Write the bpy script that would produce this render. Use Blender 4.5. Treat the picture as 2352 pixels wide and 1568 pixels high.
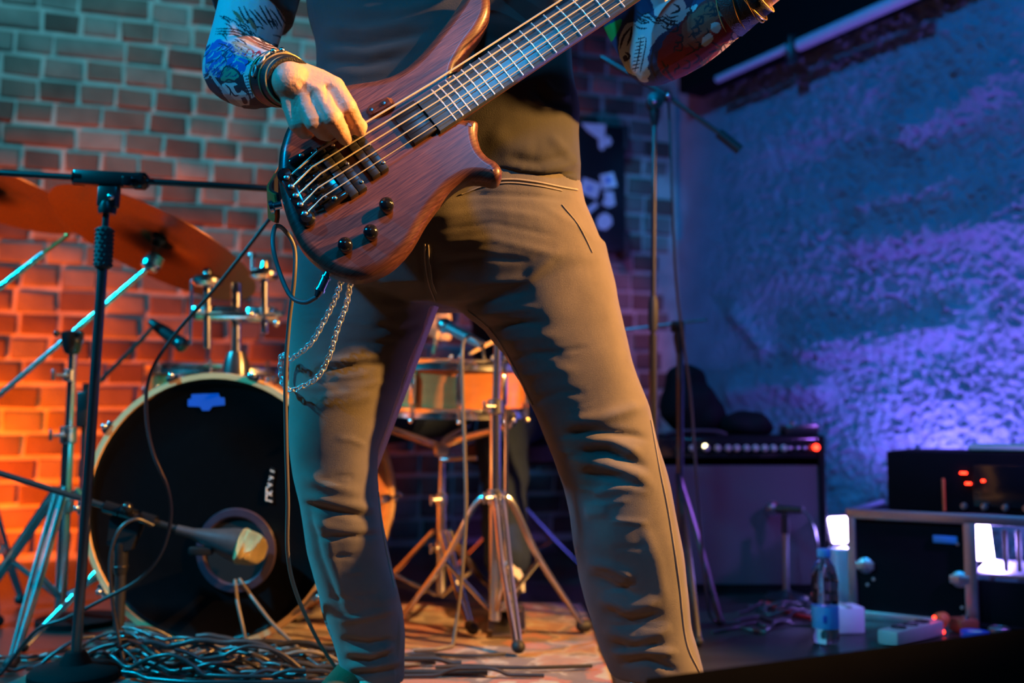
import bpy, bmesh, math, random
import numpy as np
from mathutils import Vector, Matrix
from mathutils.bvhtree import BVHTree

for _o in list(bpy.data.objects):
    bpy.data.objects.remove(_o)
random.seed(11)
rng = np.random.default_rng(11)
scene = bpy.context.scene
COL = scene.collection

# ------------------------------------------------------------------ camera
F_PX = 2287.0
PITCH = math.radians(4.5)
CAMZ = 0.5
cam_d = bpy.data.cameras.new('camera')
cam_d.sensor_width = 36.0
cam_d.lens = F_PX * 36.0 / 2352.0
cam_d.clip_start = 0.02
cam_d.dof.use_dof = True
cam_d.dof.focus_distance = 1.47
cam_d.dof.aperture_fstop = 2.2
cam = bpy.data.objects.new('camera', cam_d)
COL.objects.link(cam)
cam.location = (0, 0, CAMZ)
cam.rotation_euler = (math.radians(90) + PITCH, 0, 0)
scene.camera = cam

# ------------------------------------------------------------------ world and stage lights
world = bpy.data.worlds.new('club_dark')
scene.world = world
world.use_nodes = True
wb = world.node_tree.nodes['Background']
wb.inputs[0].default_value = (0.005, 0.08, 0.20, 1)
wb.inputs[1].default_value = 0.05

def spot(name, loc, target, color, power, angle=50, blend=0.4, radius=0.05):
    d = bpy.data.lights.new(name, 'SPOT')
    d.color = color
    d.energy = power
    d.spot_size = math.radians(angle)
    d.spot_blend = blend
    d.shadow_soft_size = radius
    o = bpy.data.objects.new(name, d)
    COL.objects.link(o)
    o.location = loc
    o.rotation_euler = (Vector(target) - Vector(loc)).to_track_quat('-Z', 'Y').to_euler()
    return o

# amber can high on stage left; cyan wash from stage right; teal and blue washes on the walls; orange pars by the drums
spot('amber_spot', (2.06, 1.26, 1.80), (0.05, 1.68, 0.72), (1.0, 0.46, 0.11), 780, 48, 0.35, 0.035)
spot('amber_fill', (1.75, 0.30, 2.25), (-0.275, 1.38, 0.955), (1.0, 0.46, 0.11), 330, 10, 0.5, 0.03)  # added narrow fill for the playing hand and bass body
spot('cyan_spot', (-1.9, 0.35, 2.2), (-0.22, 1.50, 1.15), (0.0, 0.42, 1.0), 200, 30, 0.6, 0.05)
spot('cyan_low', (-2.3, 1.52, 2.0), (-0.90, 2.10, 0.22), (0.0, 0.48, 0.80), 560, 48, 0.6, 0.05)
spot('blue_front', (0.38, -0.75, 2.9), (-0.1, 2.0, 0.6), (0.0, 0.33, 0.80), 150, 64, 0.8, 0.25)
spot('teal_wash', (-0.6, 1.2, 3.0), (-1.4, 3.9, 2.0), (0.12, 0.60, 0.80), 340, 46, 0.8, 0.12)
spot('blue_wash', (-0.4, 1.0, 2.9), (1.2, 3.5, 0.95), (0.0, 0.33, 1.0), 215, 62, 0.8, 0.10)
spot('blue_pillar', (0.2, 1.6, 2.8), (0.60, 4.36, 1.45), (0.03, 0.40, 1.0), 130, 7, 0.3, 0.03)
spot('orange_par', (-2.1, 2.75, 0.10), (-1.75, 3.65, 0.55), (1.0, 0.12, 0.002), 300, 80, 0.7, 0.05)
spot('orange_side', (1.6, 1.55, 2.3), (-0.60, 2.2, 0.05), (1.0, 0.30, 0.03), 190, 30, 0.6, 0.06)
spot('violet_side', (2.0, 1.55, 1.5), (0.75, 2.85, 0.12), (0.40, 0.14, 1.0), 130, 34, 0.7, 0.05)
spot('magenta_back', (0.9, 1.9, 2.7), (0.42, 4.25, 0.85), (0.95, 0.06, 0.25), 130, 13, 0.5, 0.08)

vs = scene.view_settings
vs.view_transform = 'Standard'
vs.look = 'None'
vs.gamma = 1.0
vs.use_curve_mapping = False
vs.exposure = 0.0

# ------------------------------------------------------------------ helpers
def ray(px, py):
    dx = (px - 1176.0) / F_PX
    dy = (784.0 - py) / F_PX
    c, s = math.cos(PITCH), math.sin(PITCH)
    return Vector((dx, c - dy * s, s + dy * c))

def W(px, py, Y):
    d = ray(px, py)
    return Vector((0, 0, CAMZ)) + d * (Y / d.y)

def WF(px, py, z=0.0):
    """point of the ray on the horizontal plane at height z"""
    d = ray(px, py)
    return Vector((0, 0, CAMZ)) + d * ((z - CAMZ) / d.z)

def FP(px, Y, z):
    """point at height z and distance Y whose photo column is px"""
    dep = Y * math.cos(PITCH) + (z - CAMZ) * math.sin(PITCH)
    return Vector(((px - 1176.0) / F_PX * dep, Y, z))

RUG = (-0.95, 0.19, 1.35, 2.75)
def ground(x, y, m=0.012):
    return 0.0085 if RUG[0] - m < x < RUG[1] + m and RUG[2] - m < y < RUG[3] + m else 0.0

def project(co):
    """world (n,3) -> photo coordinates (n,2)"""
    c, s = math.cos(PITCH), math.sin(PITCH)
    x = co[:, 0]
    y = co[:, 1]
    z = co[:, 2] - CAMZ
    dep = y * c + z * s
    up = -y * s + z * c
    return np.stack([1176 + F_PX * x / dep, 784 - F_PX * up / dep], 1)

def catmull(pts, n=8):
    P = [Vector(p) for p in pts]
    if len(P) < 3:
        return P
    P = [P[0] * 2 - P[1]] + P + [P[-1] * 2 - P[-2]]
    out = []
    for i in range(1, len(P) - 2):
        a, b, c, d = P[i - 1], P[i], P[i + 1], P[i + 2]
        for k in range(n):
            t = k / n
            out.append(0.5 * ((2 * b) + (c - a) * t + (2 * a - 5 * b + 4 * c - d) * t * t + (3 * b - a - 3 * c + d) * t ** 3))
    out.append(P[-2])
    return out

def lerp_list(vals, n):
    x = np.linspace(0, len(vals) - 1, n)
    return list(np.interp(x, np.arange(len(vals)), vals))

def frame_from(axis, hint=None):
    a = Vector(axis).normalized()
    h = Vector(hint) if hint is not None else (Vector((0, 0, 1)) if abs(a.z) < 0.9 else Vector((1, 0, 0)))
    u = (h - a * h.dot(a)).normalized()
    v = a.cross(u)
    return u, v, a

class MB:
    def __init__(self):
        self.v = []
        self.f = []

    def add(self, verts, faces):
        o = len(self.v)
        self.v.extend([tuple(p) for p in verts])
        self.f.extend([tuple(i + o for i in f) for f in faces])
        return self

    def tube(self, pts, r, seg=8, n=0, caps=True):
        P = catmull(pts, n) if n else [Vector(p) for p in pts]
        m = len(P)
        R = [r] * m if not isinstance(r, (list, tuple)) else lerp_list(r, m)
        T = []
        for i in range(m):
            d = P[min(i + 1, m - 1)] - P[max(i - 1, 0)]
            T.append(d.normalized() if d.length > 1e-9 else Vector((0, 0, 1)))
        u, _, _ = frame_from(T[0])
        vs_, fs = [], []
        for i in range(m):
            u = (u - T[i] * u.dot(T[i]))
            u = u.normalized() if u.length > 1e-6 else frame_from(T[i])[0]
            w = T[i].cross(u)
            for k in range(seg):
                a = 2 * math.pi * k / seg
                vs_.append(P[i] + (u * math.cos(a) + w * math.sin(a)) * R[i])
        for i in range(m - 1):
            for k in range(seg):
                k2 = (k + 1) % seg
                fs.append((i * seg + k, i * seg + k2, (i + 1) * seg + k2, (i + 1) * seg + k))
        if caps:
            fs.append(tuple(range(seg - 1, -1, -1)))
            fs.append(tuple((m - 1) * seg + k for k in range(seg)))
        return self.add(vs_, fs)

    def capsule(self, a, b, ra, rb, seg=16, cap=4):
        a, b = Vector(a), Vector(b)
        ax = (b - a).normalized() if (b - a).length > 1e-7 else Vector((0, 0, 1))
        pts, rs = [], []
        for i in range(cap):
            t = math.pi / 2 * (1 - i / cap)
            pts.append(a - ax * ra * math.sin(t))
            rs.append(max(ra * math.cos(t), ra * 0.04))
        pts.append(a); rs.append(ra)
        for k in (0.33, 0.66):
            pts.append(a.lerp(b, k)); rs.append(ra + (rb - ra) * k)
        pts.append(b); rs.append(rb)
        for i in range(1, cap + 1):
            t = math.pi / 2 * i / cap
            pts.append(b + ax * rb * math.sin(t))
            rs.append(max(rb * math.cos(t), rb * 0.04))
        u, w, _ = frame_from(ax)
        vs_, fs = [], []
        for p, r in zip(pts, rs):
            for k in range(seg):
                an = 2 * math.pi * k / seg
                vs_.append(p + (u * math.cos(an) + w * math.sin(an)) * r)
        m = len(pts)
        for i in range(m - 1):
            for k in range(seg):
                k2 = (k + 1) % seg
                fs.append((i * seg + k, i * seg + k2, (i + 1) * seg + k2, (i + 1) * seg + k))
        fs.append(tuple(range(seg - 1, -1, -1)))
        fs.append(tuple((m - 1) * seg + k for k in range(seg)))
        return self.add(vs_, fs)

    def chain(self, pts, rs, seg=16):
        for i in range(len(pts) - 1):
            self.capsule(pts[i], pts[i + 1], rs[i], rs[i + 1], seg)
        return self

    def lathe(self, prof, origin, axis=(0, 0, 1), seg=24, sx=1.0, sy=1.0, hint=None, caps=True):
        caps = caps and prof[0] != prof[-1]
        u, w, a = frame_from(axis, hint)
        o = Vector(origin)
        vs_, fs = [], []
        for r, h in prof:
            for k in range(seg):
                an = 2 * math.pi * k / seg
                vs_.append(o + a * h + u * (math.cos(an) * r * sx) + w * (math.sin(an) * r * sy))
        m = len(prof)
        for i in range(m - 1):
            for k in range(seg):
                k2 = (k + 1) % seg
                fs.append((i * seg + k, i * seg + k2, (i + 1) * seg + k2, (i + 1) * seg + k))
        if caps and prof[0][0] > 1e-6:
            fs.append(tuple(range(seg - 1, -1, -1)))
        if caps and prof[-1][0] > 1e-6:
            fs.append(tuple((m - 1) * seg + k for k in range(seg)))
        return self.add(vs_, fs)

    def box(self, c, size, M=None, bev=0.0):
        c = Vector(c)
        M = M if M is not None else Matrix.Identity(3)
        if bev <= 0:
            pts = [(x, y, z) for x in (-1, 1) for y in (-1, 1) for z in (-1, 1)]
            vv = [c + M @ Vector((p[0] * size[0] / 2, p[1] * size[1] / 2, p[2] * size[2] / 2)) for p in pts]
            return self.add(vv, [(0, 1, 3, 2), (4, 6, 7, 5), (0, 4, 5, 1), (2, 3, 7, 6), (0, 2, 6, 4), (1, 5, 7, 3)])
        bm = bmesh.new()
        bmesh.ops.create_cube(bm, size=1.0)
        for v in bm.verts:
            v.co = Vector((v.co.x * size[0], v.co.y * size[1], v.co.z * size[2]))
        bmesh.ops.bevel(bm, geom=bm.edges[:], offset=min(bev, min(size) * 0.45), segments=2, affect='EDGES', profile=0.5)
        bm.verts.index_update()
        vv = [c + M @ v.co for v in bm.verts]
        ff = [tuple(v.index for v in f.verts) for f in bm.faces]
        bm.free()
        return self.add(vv, ff)

    def ball(self, c, r, seg=16, rings=9, sc=(1, 1, 1), M=None):
        c = Vector(c)
        M = M if M is not None else Matrix.Identity(3)
        vs_, fs = [], []
        for i in range(rings + 1):
            t = math.pi * i / rings
            rr = max(math.sin(t), 0.01)
            for k in range(seg):
                a = 2 * math.pi * k / seg
                vs_.append(c + M @ Vector((math.cos(a) * rr * r * sc[0], math.sin(a) * rr * r * sc[1], -math.cos(t) * r * sc[2])))
        for i in range(rings):
            for k in range(seg):
                k2 = (k + 1) % seg
                fs.append((i * seg + k, i * seg + k2, (i + 1) * seg + k2, (i + 1) * seg + k))
        fs.append(tuple(range(seg - 1, -1, -1)))
        fs.append(tuple(rings * seg + k for k in range(seg)))
        return self.add(vs_, fs)

    def ring(self, c, axis, R, r, seg=32, sub=8, a0=0.0, a1=2 * math.pi, hint=None, sx=1.0):
        u, w, a = frame_from(axis, hint)
        c = Vector(c)
        full = abs(a1 - a0 - 2 * math.pi) < 1e-6
        vs_, fs = [], []
        n = seg if full else seg + 1
        for i in range(n):
            t = a0 + (a1 - a0) * i / seg
            d = u * (math.cos(t) * sx) + w * math.sin(t)
            for k in range(sub):
                s = 2 * math.pi * k / sub
                vs_.append(c + d * (R + r * math.cos(s)) + a * (r * math.sin(s)))
        for i in range(seg):
            i2 = (i + 1) % n
            for k in range(sub):
                k2 = (k + 1) % sub
                fs.append((i * sub + k, i2 * sub + k, i2 * sub + k2, i * sub + k2))
        if not full:
            fs.append(tuple(range(sub)))
            fs.append(tuple((n - 1) * sub + k for k in range(sub - 1, -1, -1)))
        return self.add(vs_, fs)

    def loft(self, rings):
        m = len(rings)
        n = len(rings[0])
        vs_ = [p for r in rings for p in r]
        fs = []
        for i in range(m - 1):
            for k in range(n):
                k2 = (k + 1) % n
                fs.append((i * n + k, i * n + k2, (i + 1) * n + k2, (i + 1) * n + k))
        fs.append(tuple(range(n - 1, -1, -1)))
        fs.append(tuple((m - 1) * n + k for k in range(n)))
        return self.add(vs_, fs)

    def prism(self, outline, n, h):
        """polygon of world points extruded by h along n"""
        n = Vector(n).normalized() * h
        m = len(outline)
        a = [Vector(p) for p in outline]
        b = [p + n for p in a]
        fs = [tuple(range(m - 1, -1, -1)), tuple(range(m, 2 * m))]
        for i in range(m):
            j = (i + 1) % m
            fs.append((i, j, m + j, m + i))
        return self.add(a + b, fs)

    def mesh(self, name):
        me = bpy.data.meshes.new(name)
        me.from_pydata(self.v, [], self.f)
        me.update()
        bm = bmesh.new()
        bm.from_mesh(me)
        bmesh.ops.recalc_face_normals(bm, faces=bm.faces)
        bm.to_mesh(me)
        bm.free()
        return me

    def build(self, name, mat, parent=None, smooth=35):
        return link(name, self.mesh(name), mat, parent, smooth)

def link(name, me, mat, parent=None, smooth=35):
    o = bpy.data.objects.new(name, me)
    COL.objects.link(o)
    if mat is not None:
        me.materials.clear()
        me.materials.append(mat)
    if smooth:
        me.polygons.foreach_set('use_smooth', [True] * len(me.polygons))
        if smooth < 180:
            me.set_sharp_from_angle(angle=math.radians(smooth))
    if parent is not None:
        o.parent = parent
        if parent.type == 'EMPTY':
            o.matrix_parent_inverse = Matrix.Translation(-Vector(parent.location))
    return o

def thing(name, label, cat, loc=(0, 0, 0), group=None):
    o = bpy.data.objects.new(name, None)
    o.empty_display_size = 0.05
    COL.objects.link(o)
    o.location = loc
    return tag(o, label, cat, group)

def tag(o, label, cat, group=None):
    o['label'] = label
    o['category'] = cat
    if group:
        o['group'] = group
    return o

def structure(o, label=None):
    o['kind'] = 'structure'
    if label:
        o['label'] = label
    return o

def remesh(mb, voxel, iters=4, factor=0.5):
    me = mb.mesh('tmp')
    o = bpy.data.objects.new('tmp', me)
    COL.objects.link(o)
    m = o.modifiers.new('r', 'REMESH')
    m.mode = 'VOXEL'
    m.voxel_size = voxel
    m.adaptivity = 0
    if iters:
        s = o.modifiers.new('s', 'SMOOTH')
        s.iterations = iters
        s.factor = factor
    dg = bpy.context.evaluated_depsgraph_get()
    dg.update()
    out = bpy.data.meshes.new_from_object(o.evaluated_get(dg))
    bpy.data.objects.remove(o)
    bpy.data.meshes.remove(me)
    return out

def get_co(me):
    a = np.empty(len(me.vertices) * 3, np.float32)
    me.vertices.foreach_get('co', a)
    return a.reshape(-1, 3).astype(np.float64)

def get_no(me):
    a = np.empty(len(me.vertices) * 3, np.float32)
    me.vertex_normals.foreach_get('vector', a)
    return a.reshape(-1, 3).astype(np.float64)

def set_co(me, co):
    me.vertices.foreach_set('co', co.astype(np.float32).ravel())
    me.update()

def vnoise(x, y, seed=0):
    """smooth 2D value noise, numpy"""
    def h(i, j):
        n = (i * 374761393 + j * 668265263 + seed * 974711) & 0x7fffffff
        n = ((n ^ (n >> 13)) * 1274126177) & 0x7fffffff
        return ((n ^ (n >> 16)) & 0xffff) / 65535.0
    xi = np.floor(x).astype(np.int64)
    yi = np.floor(y).astype(np.int64)
    fx = x - xi
    fy = y - yi
    fx = fx * fx * (3 - 2 * fx)
    fy = fy * fy * (3 - 2 * fy)
    a = h(xi, yi) * (1 - fx) + h(xi + 1, yi) * fx
    b = h(xi, yi + 1) * (1 - fx) + h(xi + 1, yi + 1) * fx
    return a * (1 - fy) + b * fy

def seg_dist(P, pts):
    """distance of points (n,2) to a polyline, with the parameter 0..1 along it"""
    best = np.full(len(P), 1e9)
    par = np.zeros(len(P))
    pts = np.array(pts, float)
    L = np.concatenate([[0], np.cumsum(np.linalg.norm(np.diff(pts, axis=0), axis=1))])
    for i in range(len(pts) - 1):
        a, b = pts[i], pts[i + 1]
        ab = b - a
        t = np.clip(((P - a) @ ab) / max(ab @ ab, 1e-9), 0, 1)
        d = np.linalg.norm(P - (a + t[:, None] * ab), axis=1)
        m = d < best
        best[m] = d[m]
        par[m] = (L[i] + t[m] * (L[i + 1] - L[i])) / L[-1]
    return best, par

def in_poly(P, poly):
    inside = np.zeros(len(P), bool)
    n = len(poly)
    for i in range(n):
        x1, y1 = poly[i]
        x2, y2 = poly[(i + 1) % n]
        c = ((y1 > P[:, 1]) != (y2 > P[:, 1])) & (P[:, 0] < (x2 - x1) * (P[:, 1] - y1) / ((y2 - y1) or 1e-9) + x1)
        inside ^= c
    return inside

# ------------------------------------------------------------------ materials
def mat(name, color, rough=0.5, metal=0.0, var=0.15, scale=30.0, bump=0.0, bscale=200.0, spec=0.5, coat=0.0, trans=0.0, emit=None, estr=0.0, stretch=None, sheen=0.0):
    m = bpy.data.materials.new(name)
    m.use_nodes = True
    nt = m.node_tree
    b = nt.nodes['Principled BSDF']
    N = nt.nodes.new
    L = nt.links.new
    tc = N('ShaderNodeTexCoord')
    mp = N('ShaderNodeMapping')
    L(tc.outputs['Object'], mp.inputs['Vector'])
    if stretch:
        mp.inputs['Scale'].default_value = stretch
    no = N('ShaderNodeTexNoise')
    no.inputs['Scale'].default_value = scale
    no.inputs['Detail'].default_value = 4
    L(mp.outputs['Vector'], no.inputs['Vector'])
    ramp = N('ShaderNodeMix')
    ramp.data_type = 'RGBA'
    c = Vector(color[:3])
    ramp.inputs[6].default_value = (*(c * (1 - var)), 1)
    ramp.inputs[7].default_value = (*[min(1, k) for k in c * (1 + var)], 1)
    L(no.outputs['Fac'], ramp.inputs[0])
    L(ramp.outputs[2], b.inputs['Base Color'])
    b.inputs['Roughness'].default_value = rough
    b.inputs['Metallic'].default_value = metal
    b.inputs['Specular IOR Level'].default_value = spec
    b.inputs['Coat Weight'].default_value = coat
    b.inputs['Coat Roughness'].default_value = 0.15
    b.inputs['Transmission Weight'].default_value = trans
    b.inputs['Sheen Weight'].default_value = sheen
    if emit:
        b.inputs['Emission Color'].default_value = (*emit, 1)
        b.inputs['Emission Strength'].default_value = estr
    if bump:
        n2 = N('ShaderNodeTexNoise')
        n2.inputs['Scale'].default_value = bscale
        n2.inputs['Detail'].default_value = 3
        L(mp.outputs['Vector'], n2.inputs['Vector'])
        bp = N('ShaderNodeBump')
        bp.inputs['Strength'].default_value = bump
        bp.inputs['Distance'].default_value = 0.004
        L(n2.outputs['Fac'], bp.inputs['Height'])
        L(bp.outputs['Normal'], b.inputs['Normal'])
    return m

def node(m, t):
    return m.node_tree.nodes.new(t)

M = {}
M['black_metal'] = mat('black_metal', (0.018, 0.018, 0.02), 0.3, 0.0, 0.2, 40, spec=1.0, coat=0.3)
M['stand_black'] = mat('stand_black', (0.02, 0.02, 0.024), 0.34, 0.0, 0.2, 40, spec=1.0, coat=1.0)
M['monitor_black'] = mat('monitor_black', (0.002, 0.002, 0.002), 0.9, 0, 0.3, 30, 0.2, 300, spec=0.02)
M['black_matte'] = mat('black_matte', (0.005, 0.005, 0.006), 0.8, 0, 0.3, 30, 0.2, 300, spec=0.12)
M['black_plastic'] = mat('black_plastic', (0.015, 0.015, 0.017), 0.3, 0, 0.1, 40)
M['gloss_black'] = mat('gloss_black', (0.01, 0.01, 0.012), 0.12, 0, 0.1, 40, coat=0.6)
M['chrome'] = mat('chrome', (0.85, 0.86, 0.88), 0.2, 1.0, 0.05, 60)
M['worn_chrome'] = mat('worn_chrome', (0.5, 0.5, 0.52), 0.3, 1.0, 0.15, 80)
M['aluminium'] = mat('aluminium', (0.6, 0.6, 0.62), 0.38, 1.0, 0.1, 120)
M['gold'] = mat('gold', (0.85, 0.55, 0.18), 0.28, 1.0, 0.1, 80)
M['nickel'] = mat('nickel', (0.85, 0.80, 0.72), 0.32, 0.45, 0.05, 80)
M['maple'] = mat('maple', (0.78, 0.50, 0.24), 0.3, 0, 0.15, 14, coat=0.4, stretch=(1, 1, 5))
M['shell_wood'] = mat('shell_wood', (0.55, 0.20, 0.06), 0.25, 0, 0.3, 10, coat=0.5, stretch=(1, 1, 6))
M['drum_head'] = mat('drum_head', (0.004, 0.004, 0.005), 0.3, 0, 0.2, 60, spec=0.12)
M['silver'] = mat('silver', (0.8, 0.8, 0.8), 0.25, 0.6, 0.05, 80)
M['rubber'] = mat('rubber', (0.02, 0.02, 0.022), 0.6, 0, 0.2, 60)
M['cable'] = mat('cable', (0.03, 0.03, 0.034), 0.34, 0, 0.1, 60, spec=0.8)
M['cable_grey'] = mat('cable_grey', (0.16, 0.14, 0.12), 0.4, 0, 0.1, 60)
M['cable_red'] = mat('cable_red', (0.5, 0.02, 0.02), 0.4, 0, 0.1, 60)
M['bronze'] = mat('bronze', (0.11, 0.048, 0.026), 0.3, 0.9, 0.25, 18, 0.15, 260)
M['leather'] = mat('leather', (0.02, 0.018, 0.017), 0.45, 0, 0.2, 40, 0.4, 500)
M['white'] = mat('white', (0.75, 0.77, 0.8), 0.5, 0, 0.08, 40)
M['blue_label'] = mat('blue_label', (0.02, 0.10, 0.55), 0.5, 0, 0.1, 40)
M['bottle_blue'] = mat('bottle_blue', (0.05, 0.38, 0.75), 0.35, 0, 0.12, 40)
M['green'] = mat('green', (0.03, 0.45, 0.12), 0.5, 0, 0.1, 40)
M['orange'] = mat('orange', (0.75, 0.17, 0.04), 0.5, 0, 0.15, 40)
M['strap_orange'] = mat('strap_orange', (0.8, 0.16, 0.03), 0.6, 0, 0.15, 60, 0.2, 300)
M['grey_plastic'] = mat('grey_plastic', (0.45, 0.42, 0.38), 0.45, 0, 0.1, 40)
M['jean_blue'] = mat('jean_blue', (0.018, 0.032, 0.07), 0.9, 0, 0.25, 60, 0.3, 900, spec=0.2)
M['red_led'] = mat('red_led', (1, 0.05, 0.02), 0.3, emit=(1, 0.03, 0.01), estr=9)
M['amber_led'] = mat('amber_led', (1, 0.8, 0.4), 0.3, emit=(1.0, 0.85, 0.45), estr=9)
M['blue_led'] = mat('blue_led', (0.1, 0.1, 1), 0.3, emit=(0.05, 0.05, 1.0), estr=5)
M['par_lens'] = mat('par_lens', (0.8, 0.75, 1), 0.3, emit=(0.55, 0.42, 1.0), estr=38)
# ------------------------------------------------------------------ the room
CORNER = Vector((0.74, 4.4, 0))
LDIR = Vector((-0.948, -0.319, 0)).normalized()     # brick wall, going left from the corner
RDIR = Vector((0.554, -1.0, 0)).normalized()        # plaster wall, coming forward from the corner
LN = Vector((LDIR.y, -LDIR.x, 0))                   # into the room
if LN.y > 0: LN = -LN
RN = Vector((-RDIR.y, RDIR.x, 0))
if RN.x > 0: RN = -RN

# floor: dark, slightly glossy stage boards
mf = mat('stage_floor', (0.03, 0.026, 0.024), 0.32, 0, 0.45, 6, 0.25, 60, stretch=(1, 6, 1))
fb = MB()
fb.box((0, 2.0, -0.05), (9.0, 7.0, 0.1))
floor = structure(fb.build('floor', mf, smooth=0))

# ceiling
cb = MB()
cb.box((0, 1.5, 3.3), (9.0, 8.0, 0.1))
structure(cb.build('ceiling', M['black_matte'], smooth=0))

# mortar slab of the brick wall
m_mortar = mat('mortar', (0.40, 0.37, 0.33), 0.9, 0, 0.35, 14, 0.8, 120)
WALL_LEN = 3.9
def Lp(s, z, d=0.0):
    return CORNER + LDIR * s + LN * d + Vector((0, 0, z))
wl = MB()
a, b = Lp(-0.15, 0, -0.006), Lp(WALL_LEN, 0, -0.006)
wl.add([a, b, b - LN * 0.15, a - LN * 0.15] + [p + Vector((0, 0, 3.25)) for p in (a, b, b - LN * 0.15, a - LN * 0.15)],
       [(0, 1, 2, 3), (4, 5, 6, 7), (0, 1, 5, 4), (1, 2, 6, 5), (2, 3, 7, 6), (3, 0, 4, 7)])
wall_back = structure(wl.build('wall_back', m_mortar, smooth=0), 'old brick wall behind the drum kit')

def brick_mat():
    m = mat('brick', (0.3, 0.2, 0.16), 0.88, 0, 0.3, 22, 0.9, 90)
    nt = m.node_tree
    b = nt.nodes['Principled BSDF']
    oi = nt.nodes.new('ShaderNodeObjectInfo')
    ge = nt.nodes.new('ShaderNodeNewGeometry')
    cr = nt.nodes.new('ShaderNodeValToRGB')
    el = cr.color_ramp.elements
    el[0].color = (0.085, 0.052, 0.042, 1)
    el[1].color = (0.21, 0.185, 0.16, 1)
    e = el.new(0.35); e.color = (0.125, 0.07, 0.052, 1)
    e = el.new(0.65); e.color = (0.15, 0.11, 0.09, 1)
    ad = nt.nodes.new('ShaderNodeMath'); ad.operation = 'ADD'
    fr = nt.nodes.new('ShaderNodeMath'); fr.operation = 'FRACT'
    nt.links.new(oi.outputs['Random'], ad.inputs[0])
    nt.links.new(ge.outputs['Random Per Island'], ad.inputs[1])
    nt.links.new(ad.outputs[0], fr.inputs[0])
    nt.links.new(fr.outputs[0], cr.inputs[0])
    mx = nt.nodes.new('ShaderNodeMix'); mx.data_type = 'RGBA'; mx.blend_type = 'OVERLAY'
    mx.inputs[0].default_value = 0.6
    nt.links.new(cr.outputs[0], mx.inputs[6])
    old = [n for n in nt.nodes if n.type == 'MIX' and n != mx][0]
    gr = nt.nodes.new('ShaderNodeTexNoise')
    gr.inputs['Scale'].default_value = 9
    gr.inputs['Detail'].default_value = 6
    tc = [n for n in nt.nodes if n.type == 'TEX_COORD'][0]
    nt.links.new(ge.outputs['Position'], gr.inputs['Vector'])
    nt.links.new(gr.outputs['Fac'], mx.inputs[7])
    nt.links.new(mx.outputs[2], b.inputs['Base Color'])
    return m
m_brick = brick_mat()

def brick_geo(w, h, d, seed):
    r = random.Random(seed)
    bm = bmesh.new()
    bmesh.ops.create_cube(bm, size=1.0)
    for v in bm.verts:
        v.co = Vector((v.co.x * w, v.co.y * d, v.co.z * h))
    fe = [e for e in bm.edges if all(v.co.y < 0 for v in e.verts)]
    bmesh.ops.bevel(bm, geom=fe, offset=0.011, segments=2, affect='EDGES', profile=0.5)
    for v in bm.verts:
        if v.co.y < d * 0.2:
            v.co += Vector((r.uniform(-1, 1) * 0.005, r.uniform(-1, 1) * 0.0035, r.uniform(-1, 1) * 0.003))
    bm.verts.index_update()
    vv = [v.co.copy() for v in bm.verts]
    ff = [tuple(v.index for v in f.verts) for f in bm.faces]
    bm.free()
    return vv, ff

KINDS = [0.118, 0.132, 0.118, 0.15, 0.235, 0.125]
brick_meshes = []
for i in range(12):
    w = KINDS[i % 6]
    vv, ff = brick_geo(w, 0.071, 0.034, i)
    mb = MB().add(vv, ff)
    me = mb.mesh('brick')
    me.materials.append(m_brick)
    me.polygons.foreach_set('use_smooth', [True] * len(me.polygons))
    me.set_sharp_from_angle(angle=math.radians(50))
    brick_meshes.append((w, me, vv, ff))
rest = MB()
COURSE = 0.0865
wall_angle = math.atan2(-LDIR.y, -LDIR.x)
nb = 0
cand = []
for row in range(37):
    z = 0.02 + COURSE * (row + 0.5)
    s = 0.01 + random.random() * 0.1
    while s < WALL_LEN - 0.25:
        k = random.choice([0, 1, 2, 3, 5, 0, 1, 2, 4, 6, 7, 8, 9, 11])
        w, me, vv, ff = brick_meshes[k]
        if s + w > WALL_LEN:
            break
        out = random.gauss(0, 0.0035)
        p = Lp(s + w / 2, z + random.gauss(0, 0.0018), -0.010 + out)
        pj = project(np.array([tuple(p)]))[0]
        vis = -30 < pj[0] < 2380 and -40 < pj[1] < 1060 and not (660 < pj[0] < 1325) and not (250 < pj[0] < 660 and pj[1] > 900) and not (pj[0] > 1320 and pj[1] > 960)
        cand.append((vis, k, p, random.gauss(0, 0.006)))
        s += w + random.uniform(0.010, 0.017)
for vis, k, p, tilt in cand:
    w, me, vv, ff = brick_meshes[k]
    R = Matrix.Rotation(wall_angle, 4, 'Z') @ Matrix.Rotation(tilt, 4, 'Y')
    if vis and nb < 300:
        o = bpy.data.objects.new('brick', me)
        COL.objects.link(o)
        o.matrix_world = Matrix.Translation(p) @ R
        o.parent = wall_back
        nb += 1
    else:
        T = Matrix.Translation(p) @ R
        rest.add([T @ v for v in vv], ff)
ob = rest.build('bricks', m_brick, wall_back, 50)
ob['kind'] = 'stuff'

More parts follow.
